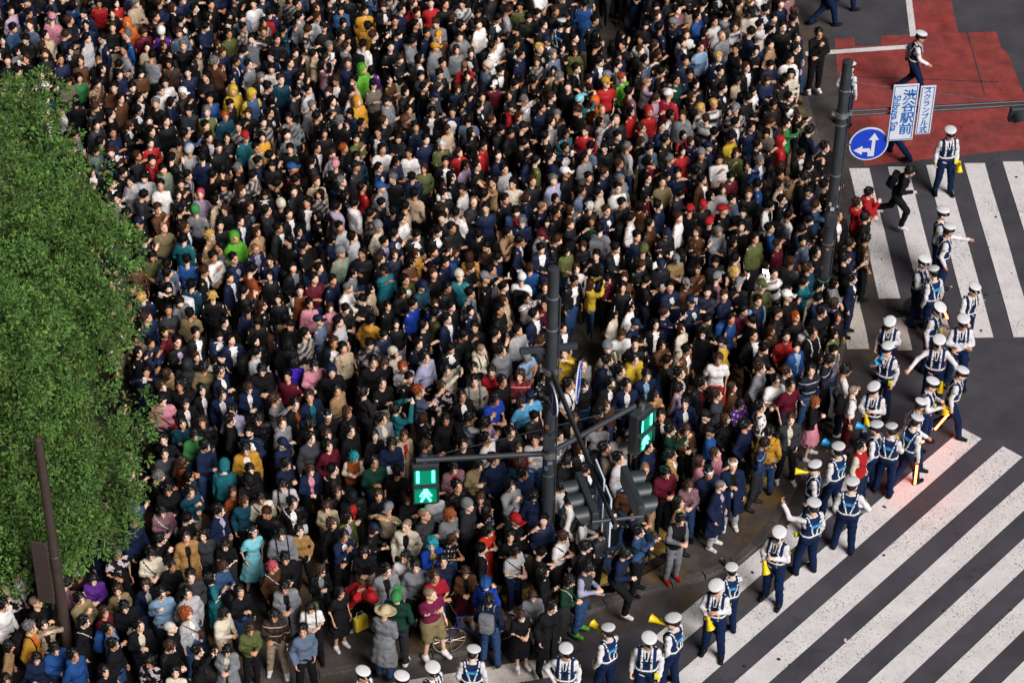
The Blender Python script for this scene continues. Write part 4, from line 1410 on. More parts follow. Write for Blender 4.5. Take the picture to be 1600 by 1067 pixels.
# hair and headgear, in the head's own axes
def build_head_item(it, lod):
    h = .0138 if lod == 0 else .034
    def base(Q, g, up=.0): return np.minimum(ell(Q, (0, .018, .030 + up), (.078 + g, .099 + g, .094 + g)), 9)
    def tuft(Q, a):
        x, y, z = Q.T; th = np.arctan2(x, y - .02); return a * (1.2 * np.sin(9 * th + 28 * z) * np.sin(5 * th - 45 * z + 1) + .9 * np.abs(np.sin(14 * th + 20 * z)) - .6 + .8 * np.sin(95 * x + 60 * y))
    facecut = lambda Q, dz=0.0: ell(Q, (0, -.130, -.024 + dz), (.083, .099, .106)) + .006 * np.sin(95 * Q[:, 0] + 1.3 * np.sin(40 * Q[:, 0]))
    lo, up = np.array((-.15, -.17, -.17)), np.array((.15, .19, .18))
    if it == 's':
        f = lambda Q: smax(smax(base(Q, .011) + tuft(Q, .0095), -facecut(Q), .012), -.055 - .55 * Q[:, 1] * 0 - Q[:, 2] - .25 * (Q[:, 1]), .012)
    elif it == 'z': f = lambda Q: smax(smax(base(Q, .001), -facecut(Q, .022), .01), -.03 - Q[:, 2] - .3 * Q[:, 1], .01)
    elif it in ('m', 'q', 'l', 'p', 'u'):
        g = {'m': .014, 'q': .03, 'l': .012, 'p': .007, 'u': .007}[it]; am = {'q': .012}.get(it, .0085)
        def f(Q):
            d = base(Q, g)
            if it in ('m', 'q'): d = smin(d, ell(Q, (0, .03, -.04), (.088 + g * .6, .085 + g * .6, .105)), .03)
            if it == 'l': d = smin(smin(d, ell(Q, (0, .038, -.06), (.088, .08, .12)), .03), cap(Q, (0, .075, -.08), (0, .115, -.32), .075, .06), .04)
            if it == 'p': d = smin(d, cap(Q, (0, .115, .03), (0, .15, -.14), .028, .02), .02)
            if it == 'u': d = smin(d, ell(Q, (0, .10, .09), (.042, .042, .042)), .012)
            d = d + tuft(Q, am); d = smax(d, -facecut(Q, -.004 if it in 'mql' else .0), .012)
            if it in ('p', 'u'): d = smax(d, np.where(Q[:, 1] < .1, -.06 - Q[:, 2] - .25 * Q[:, 1], -1), .012)
            if it in ('l',): d = smax(d, -cap(Q, (0, -.02, -.15), (0, .0, -.35), .072), .02)
            return d
        if it == 'l': lo[2] = -.42; up[1] = .22
        if it == 'p': lo[2] = -.2; up[1] = .21
    elif it == 'cap':
        def f(Q):
            d = smax(base(Q, .013), .022 - Q[:, 2] - .12 * Q[:, 1], .01); v = rbox((Q - (0, -.125, .028)) @ rotx(-.25), (0, 0, 0), (.07, .062, .0095), .009); return smin(d, v, .008)
        lo[1] = -.22
    elif it == 'beanie': f = lambda Q: smin(smax(base(Q, .017, .012), .012 - Q[:, 2] - .25 * Q[:, 1], .01), np.maximum(base(Q, .024), np.abs(Q[:, 2] + .25 * Q[:, 1] - .025) - .02), .006)
    elif it == 'hat':
        def f(Q):
            r = np.sqrt(Q[:, 0] ** 2 + (Q[:, 1] - .015) ** 2); b = np.maximum(r - .185, np.abs(Q[:, 2] - .035 - .8 * np.maximum(0, r - .11) ** 2) - .008)
            return smin(b, smax(ell(Q, (0, .015, .045), (.092, .112, .10)), .03 - Q[:, 2], .01), .012)
        lo = np.array((-.22, -.21, -.03)); up = np.array((.22, .24, .18))
    elif it == 'hood':
        def f(Q): d = smin(base(Q, .028), ell(Q, (0, .035, -.07), (.10, .095, .11)), .04); return smax(d, -ell(Q, (0, -.14, -.03), (.078, .11, .11)), .015)
        lo[2] = -.22
    elif it == 'helmet':
        def f(Q):
            d = smax(ell(Q, (0, .02, .045), (.10, .135, .095)), .03 - Q[:, 2] + .1 * Q[:, 1], .012); s = np.abs(np.abs(Q[:, 0]) - .035) - .009
            return smax(d, -np.maximum(s, -ell(Q, (0, .02, .045), (.088, .123, .083))), .006)
        lo[1] = -.2; up[1] = .2
    elif it == 'band': f = lambda Q: np.maximum(base(Q, .017), np.abs(Q[:, 2] - .052 - .15 * Q[:, 1]) - .02)
    elif it == 'ears':
        f = lambda Q: np.minimum(np.maximum(base(Q, .018), np.abs(Q[:, 1] - .0) - .014), np.minimum(cap(Q, (-.05, 0, .12), (-.085, .02, .25), .02, .012), cap(Q, (.05, 0, .12), (.085, .02, .25), .02, .012)))
        up[2] = .3
    elif it == 'bow': f = lambda Q: np.minimum(ell(Q, (-.045, .01, .145), (.045, .018, .03)), np.minimum(ell(Q, (.045, .01, .145), (.045, .018, .03)), np.maximum(base(Q, .016), np.abs(Q[:, 1] - .01) - .012)))
    elif it == 'mask': f = lambda Q: np.maximum(np.abs(f_head(Q) - .006) - .006, np.maximum(Q[:, 1] + .03, np.abs(Q[:, 2] + .062) - .045))
    elif it == 'glasses':
        def f(Q):
            A = np.concatenate([np.abs(Q[:, :1]), Q[:, 1:]], 1); r = np.sqrt((A[:, 0] - .033) ** 2 + (A[:, 2] - .003) ** 2)
            return np.minimum(np.minimum(np.maximum(np.abs(r - .023) - .005, np.abs(A[:, 1] + .102) - .005), cap(A, (.056, -.10, .006), (.08, .0, .006), .005)), cap(Q, (-.012, -.104, .006), (.012, -.104, .006), .005))
        h = .0075
    else: raise KeyError(it)
    V, Q = nets(f, *[axis(lo[k], up[k], h) for k in range(3)])
    if it in 'smlqpu':       # loose locks lifting off the surface break the outline
        rg = np.random.default_rng(len(V)); n = (70 if it != 'l' else 90) if lod == 0 else 34; up_ = V[rg.permutation(len(V))]; up_ = up_[(up_[:, 2] > (-.04 if it in 's' else -.12)) & (up_[:, 1] > -.09)][:n]
        o = up_ - (0, .018, .0); o /= np.linalg.norm(o, axis=1)[:, None] + 1e-9; crown = np.array((0, .05, .13)); fl = up_ - crown; fl -= o * (fl * o).sum(1)[:, None]; fl /= np.linalg.norm(fl, axis=1)[:, None] + 1e-9
        fl = fl + rg.normal(size=fl.shape) * .45; L = rg.uniform(.022, .05, (len(up_), 1)); sd = np.cross(o, fl); sd /= np.linalg.norm(sd, axis=1)[:, None] + 1e-9; w = rg.uniform(.006, .012, (len(up_), 1))
        b0 = up_ - o * .006; tip = up_ + fl * L + o * L * rg.uniform(.05, .45, (len(up_), 1)); mid = up_ + fl * L * .5 + o * L * .38
        S = np.stack([b0 - sd * w, b0 + sd * w, mid + sd * w * .8, mid - sd * w * .8, tip + sd * .001, tip - sd * .001], 1).reshape(-1, 3); k = np.arange(len(up_))[:, None] * 6 + len(V)
        Q = np.concatenate([Q, k + np.array((0, 1, 2, 3)), k + np.array((3, 2, 4, 5))]); V = np.concatenate([V, S])
    return V, Q, None
_heads = {}
def get_head_item(it, lod=0):
    if (it, lod) not in _heads: _heads[(it, lod)] = build_head_item(it, lod)
    return _heads[(it, lod)]
_meshes = {}
def part_mesh(part, pk, yaw, mat):
    k = (part, pk, yaw if part == 'body' else 0, mat)
    if k not in _meshes: V, Q, C = get_part(part, pk, yaw, 0); _meshes[k] = mesh_np(part.rstrip('01'), V, Q, MAT[mat], True, C)
    return _meshes[k]
def head_mesh(it, mat):
    k = ('head', it, mat)
    if k not in _meshes: V, Q, C = get_head_item(it, 0); _meshes[k] = mesh_np(it, V, Q, MAT[mat], True)
    return _meshes[k]
_bpk = MB(); _bpk.box((0, .215, 1.215), (.27, .15, .38), bev=.045); _bpk.box((0, .30, 1.13), (.2, .05, .17), bev=.02); BACKPACK = _bpk.mesh('backpack', MAT['hatcloth'], True)
_bb = MB(); _bb.box((.20, -.02, .93), (.09, .24, .17), bev=.03); SHOULDERBAG = _bb.mesh('shoulder_bag', MAT['leather'], True)
GARMENT = dict(T='tshirt', L='sweater', J='jacket', Z='zipped', H='hoodie', C='coat', D='dress', S='shirt', V='gilet')
NAMEOF = dict(T='t_shirt', L='sweater', J='jacket', Z='jacket', H='hoodie', C='coat', D='dress', S='shirt', V='gilet')
SAY = dict(T='t-shirt', L='pullover', J='open jacket', Z='closed jacket', H='hooded top', C='long coat', D='dress', S='shirt', V='gilet')
class Spec: pass
def parse(line, X, Y, S):
    w = line.split(); s = Spec(); s.u = X + float(w[0]) / S; s.v = Y + float(w[1]) / S; s.face = float(w[2]); s.pose = w[3]; top = w[4]; s.hair = w[5]
    s.tt = top[0]; body = top[2:]; s.pat = None
    if '~' in body: body, s.pat = body.split('~')
    s.tc, s.ic = (body.split('/') + [None])[:2]; s.ex = {}; s.big = False
    for e in w[6:]:
        k, _, c = e.partition('.'); s.ex[k] = c or True
    s.big = 'big' in s.ex
    return s
SPECS = []
for _k, (X, Y, S, txt) in TILES.items():
    for ln in txt.strip().splitlines(): SPECS.append(parse(ln, X, Y, S))
def finish(s, rng):
    """settle pose, size and skin, and find the feet from the head in the picture"""
    s.female = s.hair[0] in 'mlpu' or s.tt == 'D'
    s.scale = rng.uniform(.90, .97) if s.female else rng.uniform(.97, 1.05)
    s.wide = (1.2 if s.big else rng.uniform(.96, 1.07)) * (.94 if s.female else 1)
    s.pk = {'s': rng.choice(['s0', 's1', 's2', 's3', 's4']), 'p': rng.choice(['p', 'p', 'p1']), 'r': rng.choice(['r', 'r1'])}.get(s.pose, s.pose)
    s.yaw = rng.choice([-25, 0, 0, 25]); s.face += rng.uniform(-9, 9); s.skin = rng.choice(SKINS)
    if 'p' in s.pose: s.yaw = 0
    hm = get_pose(s.pk, s.yaw).head_matrix().translation; a = R_(s.face)
    hx = (hm.x * math.cos(a) - hm.y * math.sin(a)) * s.scale; hy = (hm.x * math.sin(a) + hm.y * math.cos(a)) * s.scale
    p = unproj(s.u, s.v, Z_PAVE + hm.z * s.scale); s.x = p.x - hx; s.y = p.y - hy
    if 't' not in s.ex and 'k' not in s.ex and 'h' not in s.ex:
        s.ex['t'] = rng.choice(['black', 'black', 'navy', 'charcoal', 'jeans', 'beige' if rng.random() < .3 else 'black'])
    return s
for s in SPECS: finish(s, RNG)
_keep = []; SPECS.sort(key=lambda s: s.pose != 'b')
for s in SPECS:
    if all((s.x - o.x) ** 2 + (s.y - o.y) ** 2 > .2 ** 2 for o in _keep): _keep.append(s)
SPECS = _keep
# everybody needs room: push close pairs apart a little
_X = np.array([(s.x, s.y) for s in SPECS])
for it in range(14):
    D = _X[None] - _X[:, None]; d = np.sqrt((D ** 2).sum(-1)) + 1e-6; np.fill_diagonal(d, 9)
    k = np.where(d < .394, (.394 - d) * .25 / d, 0); _X = _X - (D * k[..., None]).sum(1)
for s, (x_, y_) in zip(SPECS, _X): s.x, s.y = float(x_), float(y_)
# the rest of the crowd, seen only as heads between heads
CROWD_PX = [(-60, -60), (1240, -60), (1246, 60), (1238, 150), (1284, 235), (1316, 330), (1324, 420), (1316, 480), (1298, 575), (1258, 650), (1190, 712), (1115, 768), (1010, 806), (950, 830), (880, 870), (790, 885), (690, 905), (560, 920), (450, 950), (330, 1000), (270, 1080), (-60, 1090)]
CROWN_PX = [(-80, 125), (30, 150), (90, 210), (130, 300), (140, 400), (170, 450), (170, 560), (195, 640), (190, 740), (150, 800), (110, 850), (30, 880), (-80, 900)]
def inside(px, poly):
    x, y = px; c = False; j = len(poly) - 1
    for i in range(len(poly)):
        (xi, yi), (xj, yj) = poly[i], poly[j]
        if (yi > y) != (yj > y) and x < (xj - xi) * (y - yi) / (yj - yi) + xi: c = not c
        j = i
    return c
SPECS = [s for s in SPECS if not inside((s.u, s.v), CROWN_PX)]
OPEN_PX = [(912, 500, 60, 66), (952, 10, 62, 44), (1010, 465, 16, 24), (1105, 395, 20, 16), (975, 645, 0, 0)]
_grid = {}
def g_add(x, y): _grid.setdefault((int(x // .5), int(y // .5)), []).append((x, y))
def g_free(x, y, r):
    i, j = int(x // .5), int(y // .5)
    return all((x - a) ** 2 + (y - b) ** 2 > r * r for di in (-1, 0, 1) for dj in (-1, 0, 1) for a, b in _grid.get((i + di, j + dj), ()))
for s in SPECS: g_add(s.x, s.y)
FILL_TOPS = ['L.black'] * 18 + ['Z.black'] * 16 + ['L.navy'] * 6 + ['Z.navy'] * 6 + ['J.black/white'] * 4 + ['J.black/white'] * 3 + ['J.navy/white', 'L.charcoal', 'L.charcoal', 'Z.charcoal', 'H.black', 'H.charcoal', 'L.brown', 'Z.darkgrey', 'L.darkgrey', 'L.grey', 'L.taupe', 'S.bluegrey', 'L.tan', 'Z.olive', 'L.maroon', 'L.lightgrey', 'H.grey', 'L.white', 'T.black', 'T.black', 'L.beige', 'Z.denim', 'L.mauve', 'L.petrol']
FILL = []
for _ in range(34000):
    u, v = RNG.uniform(-45, 1345), RNG.uniform(-70, 1085)
    if not inside((u, v), CROWD_PX) or inside((u, v), CROWN_PX): continue
    if any(((u - a) / (w + 1e-6)) ** 2 + ((v - b) / (h + 1e-6)) ** 2 < 1 for a, b, w, h in OPEN_PX): continue
    p = unproj(u, v, Z_PAVE + 1.58)
    if not g_free(p.x, p.y, .395 if v < 540 else .465): continue
    g_add(p.x, p.y)
    s = parse(f'{u} {v} {RNG.gauss(48, 42):.0f} {RNG.choice("ssssssppppmhcrR")} {RNG.choice(FILL_TOPS)} {RNG.choice(["sk"] * 13 + ["sn", "sn", "mk", "mk", "mk", "mn", "lk", "lk", "ln", "sg"])}', 0, 0, 1)
    if s.tt in 'LTH' and s.tc not in ('white', 'beige') and RNG.random() < .22: s.pat = RNG.choice(['print', 'print', 'plaid', 'camo'])
    if RNG.random() < .10: s.ex['mask'] = RNG.choice(['white', 'white', 'black'])
    if RNG.random() < .06: s.ex['cap'] = RNG.choice(['black', 'navy', 'grey', 'white'])
    if RNG.random() < .05: s.ex['bp'] = 'black'
    FILL.append(finish(s, RNG))
# the three hundred that show largest stand as single persons
def size_key(s): return -(Vector((s.x, s.y, 1.5)) - Vector((0, 0, CAM_H))).length
ALONE = [s for s in SPECS if s.u > 1258 or (s.u > 1240 and s.v < 110)]
REST = sorted([s for s in SPECS if s not in ALONE], key=size_key, reverse=True)
N_SINGLE = 278
SINGLE = ALONE + REST[:N_SINGLE - len(ALONE)]; MASS = REST[N_SINGLE - len(ALONE):]
_far = min(s.v for s in SINGLE if s not in ALONE)
near_fill = [s for s in FILL if s.v > 900 and not (670 < s.u < 830)]; FILL = [s for s in FILL if s.v <= 900 and not (s.v > 860 and 670 < s.u < 830)]
# ---- descriptions
def cw(c): return WORDS.get(c, c)
HSAY = dict(s='short', z='close-cropped', m='chin-length', l='long', p='tied-back', u='bun of', q='curly'); HCSAY = dict(k='black', n='brown', r='ginger', y='blond', g='grey', w='white', t='teal', p='pink', a='auburn')
HATSAY = dict(cap='cap', beanie='beanie', hat='hat', hood='hood up', helmet='cycle helmet', band='headband', ears='rabbit-ear headband', bow='hair bow')
def desc(s, lv):
    t = cw(s.tc); g = SAY[s.tt]
    if s.pat: t += {'plaid': ' plaid', 'stripe': ' striped', 'floral': ' patterned', 'print': ' printed', 'camo': ' blotched'}[s.pat]
    r = f'person in {t} {g}'
    if s.ic and s.ic != s.tc: r = f'person in {t} {g.split()[-1]} over {cw(s.ic)}' + (' sleeves' if s.tt == 'V' else '')
    hats = [k for k in HATSAY if k in s.ex]; ext = []
    if hats: ext.append(f'{cw(s.ex[hats[0]])} {HATSAY[hats[0]]}')
    if 'bp' in s.ex: ext.append(f'{cw(s.ex["bp"])} backpack')
    if 'sb' in s.ex: ext.append(f'{cw(s.ex["sb"])} bag')
    if 'mask' in s.ex: ext.append(f'{cw(s.ex["mask"])} face mask')
    if 'gl' in s.ex: ext.append('glasses')
    if 'h' in s.ex: ext.append(cw(s.ex['h']) + ' shorts')
    if 'k' in s.ex: ext.append(cw(s.ex['k']) + ' skirt')
    if 'sh' in s.ex: ext.append(cw(s.ex['sh']) + ' shoes')
    h = f'{HSAY[s.hair[0]]} {HCSAY[s.hair[1]]} hair'
    if not hats and (s.hair[0] not in 's' or s.hair[1] not in 'k' or lv >= 1): ext.append(h)
    act = {'p': 'looking at phone', 'c': 'arms crossed', 'm': 'hand at mouth', 'r': 'one arm raised', 'R': 'both arms raised', 'h': 'hands at chest', 'W': 'running', 'b': 'bending over'}.get(s.pose)
    if abs((s.face + 180) % 360 - 180) > 135: act = (act or 'seen from behind')
    if ext: r += ' with ' + ' and '.join(ext[:2 if lv < 2 else 2])
    if act and lv >= 0: r += ', ' + act
    return r
def zone(s):
    u, v = s.u, s.v
    if u > 1250: return 'beside the upright crosswalk' if v < 520 else 'at the kerb by the police'
    if u < 260: return 'by the brown post' if v > 880 else 'at the edge of the tree'
    if v > 880: return 'in the bottom-left front rows' if u < 540 else 'near the bicycle' if u < 790 else 'at the kerb left of the police'
    if u < 430: return 'right of the tree'
    if u < 600: return 'well left of the green signal'
    if u < 730: return 'around the left green signal'
    if u < 862: return 'close left of the centre pole'
    if u < 1010: return 'close right of the centre pole' if v < 700 else 'under the traffic signals'
    return 'beyond the right green signal' if v < 720 else 'at the kerb above the police'
def wc(t): return len(t.replace(',', ' ').replace('-', ' ').split())
def label_all(group):
    from collections import Counter
    D = {id(s): desc(s, 0) for s in group}; Z = {id(s): zone(s) for s in group}; full = {id(s): f'{D[id(s)]}, {Z[id(s)]}' for s in group}
    for s in group:
        if wc(full[id(s)]) > 16: full[id(s)] = D[id(s)].rsplit(',', 1)[0] + ', ' + Z[id(s)]
        if wc(full[id(s)]) > 16: full[id(s)] = D[id(s)].split(' and ')[0].split(',')[0] + ', ' + Z[id(s)]
        if wc(full[id(s)]) > 16: full[id(s)] = D[id(s)].split(' with ')[0].split(',')[0] + ', ' + Z[id(s)]
    cnt = Counter(full.values()); lab = {}; used = set()
    for s in group:
        if cnt[full[id(s)]] == 1: lab[id(s)] = full[id(s)]; used.add(full[id(s)])
    allD = list(D.values())
    def refs(o):
        d = D[id(o)]
        for r in (d.split(' with ')[0].split(',')[0], d.split(',')[0], d):
            if sum(1 for q in allD if q.startswith(r)) == 1: yield r.replace('person in ', 'the ', 1)
    for s in group:
        if id(s) in lab: continue
        d = D[id(s)]; found = None
        for o in sorted([o for o in group if o is not s], key=lambda o: (o.u - s.u) ** 2 + (o.v - s.v) ** 2)[:40]:
            dx, dy = s.u - o.u, (s.v - o.v) * 1.2
            rel = ('right of' if dx > 0 else 'left of') if abs(dx) > abs(dy) else ('in front of' if dy > 0 else 'behind')
            for r in refs(o):
                for b_ in (d, d.split(',')[0], d.split(' with ')[0].split(',')[0]):
                    c_ = f'{b_}, {rel} {r}'
                    if wc(c_) <= 16 and c_ not in used: found = c_; break
                if found: break
            if found: break
        if not found and wc(full[id(s)]) > 16: full[id(s)] = d.split(' with ')[0].split(',')[0] + ', ' + Z[id(s)]
        lab[id(s)] = found or full[id(s)]; used.add(lab[id(s)])
    return lab
SINGLE += near_fill
LABELS = label_all(SINGLE)
PHONE = MB(); PHONE.box((0, 0, 0), (.075, .010, .15), bev=.004); PHONE = PHONE.mesh('case', plain('phone_black', (.015, .015, .018), .25))
SCREEN = MB(); SCREEN.box((0, .0062, 0), (.066, .002, .138)); SCREEN = SCREEN.mesh('screen', emit('phone_screen', (.75, .85, 1.0), 1.1))
HATS = ('cap', 'beanie', 'hat', 'helmet')
def hair_kind(s): return 'z' if s.hair[0] in 'spu' and any(k in s.ex for k in HATS) else s.hair[0]
def hair_col(s):
    c = HAIRC[s.hair[1]]
    return tuple(.35 * a + .3 * b for a, b in zip(c, s.skin)) if s.hair[0] == 'z' and s.hair[1] in 'kn' else c
def person(s):
    root = empty('person', (s.x, s.y, Z_PAVE if s.v < 1e9 and not s.__dict__.get('road') else 0.012), R_(s.face), (s.scale * s.wide, s.scale * s.wide, s.scale)); root.rotation_euler = (R_(RNG.gauss(0, 1.6)), R_(RNG.gauss(0, 2.0)), R_(s.face))
    pk, yaw = s.pk, s.yaw; po = get_pose(pk, yaw); HM = po.head_matrix()
    mob('body', part_mesh('body', pk, yaw, 'skin'), root, s.skin)
    tc = COLORS[s.tc]; mat = 'cloth_' + s.pat if s.pat else 'cloth'; j = 1 + RNG.uniform(-.12, .12); tc = tuple(c * j for c in tc)
    if s.tc == 'black' and s.tt in 'JZ' and RNG.random() < .25: mat = 'leather'
    if s.tt == 'V':
        mob('shirt', part_mesh('vestsleeve', pk, 0, 'cloth'), root, COLORS[s.ic or 'white']); mob('gilet', part_mesh('gilet', pk, 0, mat), root, tc)
    else:
        mob(NAMEOF[s.tt], part_mesh(GARMENT[s.tt], pk, 0, mat), root, tc)
        if s.tt in 'JC': mob('inner_shirt', part_mesh('inner', pk, 0, 'cloth'), root, COLORS[s.ic or 'black'])
    if 'k' in s.ex: mob('skirt', part_mesh('skirt', pk, 0, 'cloth'), root, COLORS[s.ex['k']])
    elif 'h' in s.ex: mob('shorts', part_mesh('shorts', pk, 0, 'cloth'), root, COLORS[s.ex['h']])
    elif s.tt != 'D': mob('trousers', part_mesh('trousers', pk, 0, 'cloth'), root, COLORS[s.ex['t']])
    shc = COLORS[s.ex.get('sh', RNG.choice(['black', 'black', 'white', 'charcoal']))]
    for k in '01': mob('shoe', part_mesh('shoe' + k, pk, 0, 'leather'), root, shc)
    if 'hood' not in s.ex: mob('hair', head_mesh(hair_kind(s), 'hair'), root, hair_col(s), HM)
    for k in ('cap', 'beanie', 'hat', 'hood', 'helmet', 'band', 'ears', 'bow', 'mask'):
        if k in s.ex: mob({'band': 'headband', 'ears': 'ear_headband', 'bow': 'hair_bow', 'mask': 'face_mask'}.get(k, k), head_mesh(k, 'hatcloth'), root, COLORS.get(s.ex[k], COLORS['white']), HM @ Matrix.Scale(1.07 if k in HATS else 1.0, 4))
    if 'gl' in s.ex: mob('glasses', head_mesh('glasses', 'leather'), root, COLORS['black'], HM)
    LM = Matrix([[float(po.L[i][q]) for q in range(3)] + [float((po.c - po.L @ po.c)[i])] for i in range(3)] + [[0, 0, 0, 1]])
    if 'bp' in s.ex: bpk = mob('backpack', BACKPACK, root, COLORS[s.ex['bp']], LM); mob('strap', part_mesh('slice_bp', pk, 0, 'cloth'), bpk, COLORS[s.ex['bp']], LM.inverted())
    if 'sb' in s.ex: bpk = mob('shoulder_bag', SHOULDERBAG, root, COLORS[s.ex['sb']], LM); mob('strap', part_mesh('slice_sb', pk, 0, 'cloth'), bpk, COLORS[s.ex['sb']], LM.inverted())
    if 'tie' in s.ex: mob('tie', part_mesh('slice_tie', pk, 0, 'cloth'), root, COLORS[s.ex['tie']])
    tag(root, LABELS[id(s)], 'person', 'people in the waiting crowd')
    # what the hands hold is a thing of its own
    if (s.pose in 'p' and RNG.random() < .75) or s.pose in ('r', 'R'):
        d = desc(s, 0); lb = LABELS[id(s)]
        if lb.startswith(d) and wc(lb) <= 13:
            w = po.fwd(po.arms[0][2] + (.03, -.05, .07) if s.pose != 'p' else (po.arms[0][2] + (.06 if s.pk == 'p' else .0, -.06, .03)))
            ph = empty('phone'); ph.matrix_world = root.matrix_basis @ Matrix.Translation(Vector([float(q) for q in w])) @ Matrix.Rotation(R_(-50 if s.pose == 'p' else -10), 4, 'X')
            mob('case', PHONE, ph); mob('screen', SCREEN, ph)
            tag(ph, 'phone held by ' + lb, 'phone', 'phones in the crowd')
    return root
for s in SINGLE: person(s)
# ------------------------------------------------------------------ the crowd beyond the single persons: one mass
VV, QQ, CC = [], [], []; _n = 0
def m_add(V, Q, col, s, C=None, M=None):
    global _n
    V = np.asarray(V, np.float32)
    if M is not None: V = V @ np.array(M.to_3x3(), np.float32).T + np.array(M.translation, np.float32)
    a = R_(s.face); R = rotz(a); V = V + V[:, 2:3] * np.array((s.tilt, s.tilt2, 0), np.float32) if hasattr(s, 'tilt') else V; W2 = V * np.array((s.scale * s.wide, s.scale * s.wide, s.scale), np.float32); W2 = W2 @ R.T + np.array((s.x, s.y, Z_PAVE), np.float32)
    c = np.tile(np.asarray(col, np.float32), (len(V), 1)) if C is None else C * np.asarray(col, np.float32)
    VV.append(W2); QQ.append(Q + _n); CC.append(c); _n += len(V)
def pattern_cols(V, s, col):
    c = np.tile(np.asarray(col, np.float32), (len(V), 1)); x, y, z = V.T
    if s.pat == 'stripe': c[(z * 10) % 1 > .5] = (.012, .012, .014)
    elif s.pat == 'plaid': c[((z * 7) % 1 > .5) ^ (((x + y) * 7) % 1 > .5)] *= .12
    elif s.pat in ('floral', 'camo', 'print'): k = np.sin(40 * x + 9) * np.sin(37 * z + 3 * y) > .25; c[k] = (.03, .03, .035) if s.tc != 'black' else (.4, .36, .34)
    return c
for s in MASS + FILL:
    s.tilt, s.tilt2 = RNG.gauss(0, .03), RNG.gauss(0, .025); pk, yaw = s.pk, s.yaw; HM = get_pose(pk, yaw).head_matrix(); j = 1 + RNG.uniform(-.15, .15)
    V, Q, C = get_part('body', pk, yaw, 1); m_add(V, Q, s.skin, s, C)
    tc = tuple(c * j for c in COLORS[s.tc])
    if s.tt == 'V':
        V, Q, _ = get_part('vestsleeve', pk, 0, 1); m_add(V, Q, COLORS[s.ic or 'white'], s); V, Q, _ = get_part('gilet', pk, 0, 1); m_add(V, Q, tc, s)
    else:
        V, Q, _ = get_part(GARMENT[s.tt], pk, 0, 1); m_add(V, Q, (1, 1, 1), s, pattern_cols(V, s, tc))
        if s.tt in 'JC': V, Q, _ = get_part('inner', pk, 0, 1); m_add(V, Q, COLORS[s.ic or 'black'], s)
    if s.tt != 'D' and pk in ('s0', 'p') or True:
        k = 'skirt' if 'k' in s.ex else 'trousers'; V, Q, _ = get_part(k, pk, 0, 1); m_add(V, Q, COLORS[s.ex.get('k') or s.ex.get('t') or 'black'], s)
    if 'hood' not in s.ex:
        V, Q, _ = get_head_item(hair_kind(s), 1)
        hc = np.array(hair_col(s)); cc = np.tile(hc, (len(V), 1)) * np.random.default_rng(int(abs(s.u * 7 + s.v))).uniform(.6, 1.3, (len(V), 1)); m_add(V, Q, (1, 1, 1), s, cc, HM)
    for k in ('cap', 'beanie', 'hat', 'hood', 'band', 'ears', 'bow', 'mask'):
        if k in s.ex: V, Q, _ = get_head_item(k, 1); m_add(V, Q, COLORS.get(s.ex[k], COLORS['white']), s, None, HM @ Matrix.Scale(1.07 if k in HATS else 1.0, 4))
    if 'bp' in s.ex:
        V = np.array([v.co for v in BACKPACK.vertices], np.float32); q = [tuple(p.vertices) for p in BACKPACK.polygons]
        Qb = np.array([t if len(t) == 4 else (*t, t[-1]) for t in q if len(t) == 4], np.int32); m_add(V, Qb, COLORS[s.ex['bp']], s)
        V, Q, _ = get_part('slice_bp', pk, 0, 1); m_add(V, Q, COLORS[s.ex['bp']], s)
    if pk in ('p', 'p1', 'r', 'r1', 'R') and RNG.random() < .5:
        w = get_pose(pk, 0).arms[0][2] + np.array((.05, -.07, .05), np.float32); V = np.array([v.co for v in PHONE.vertices], np.float32) + w; Qb = np.array([tuple(p.vertices) for p in PHONE.polygons if len(p.vertices) == 4], np.int32)
        m_add(V, Qb, RNG.choice([(.75, .78, .82), (.02, .02, .025), (.6, .6, .62)]), s)
    if 'tie' in s.ex: V, Q, _ = get_part('slice_tie', pk, 0, 1); m_add(V, Q, COLORS[s.ex['tie']], s)
crowd = mob('crowd', mesh_np('crowd', np.concatenate(VV), np.concatenate(QQ), MAT['crowd'], True, np.concatenate(CC)))
tag(crowd, 'dense standing crowd in mostly dark clothes filling the corner behind the front rows', 'crowd', kind='stuff')
print('SINGLE', len(SINGLE), 'MASS', len(MASS), 'FILL', len(FILL), 'near_fill', len(near_fill), 'mass quads', sum(len(q) for q in QQ))
del VV, QQ, CC
# ------------------------------------------------------------------ police officers
M_CAPW = plain('cap_white_cover', (.68, .68, .70), .5, noise=.10, nscale=30); M_CAPB = plain('cap_band', (.012, .014, .03), .6); M_VISOR = plain('visor_patent', (.01, .01, .012), .18)
M_GOLD = plain('badge_gold', (.75, .5, .12), .3, 1.0); M_TAPE = plain('reflective_tape', (.80, .80, .80), .45); M_PAT = plain('shoulder_patch', (.35, .27, .08), .7)
b = MB(); b.lathe([(.104, .048), (.136, .088), (.137, .097), (.128, .106), (.07, .118), (0, .121)], 28, Matrix.Diagonal((.97, 1.08, 1, 1))); CAP_TOP = b.mesh('cap_cover', M_CAPW, True)
b = MB(); b.lathe([(.090, .004), (.094, .006), (.1055, .05), (.10, .05)], 28, Matrix.Diagonal((.95, 1.1, 1, 1))); CAP_BAND = b.mesh('cap_band', M_CAPB, True)
b = MB(); N = 14
pts0 = [(.087 * math.sin(a), -.104 * math.cos(a), .012) for a in [R_(-68 + 136 * i / N) for i in range(N + 1)]]; pts1 = [(.098 * math.sin(a), -.158 * math.cos(a) - .004, -.020) for a in [R_(-68 + 136 * i / N) for i in range(N + 1)]]
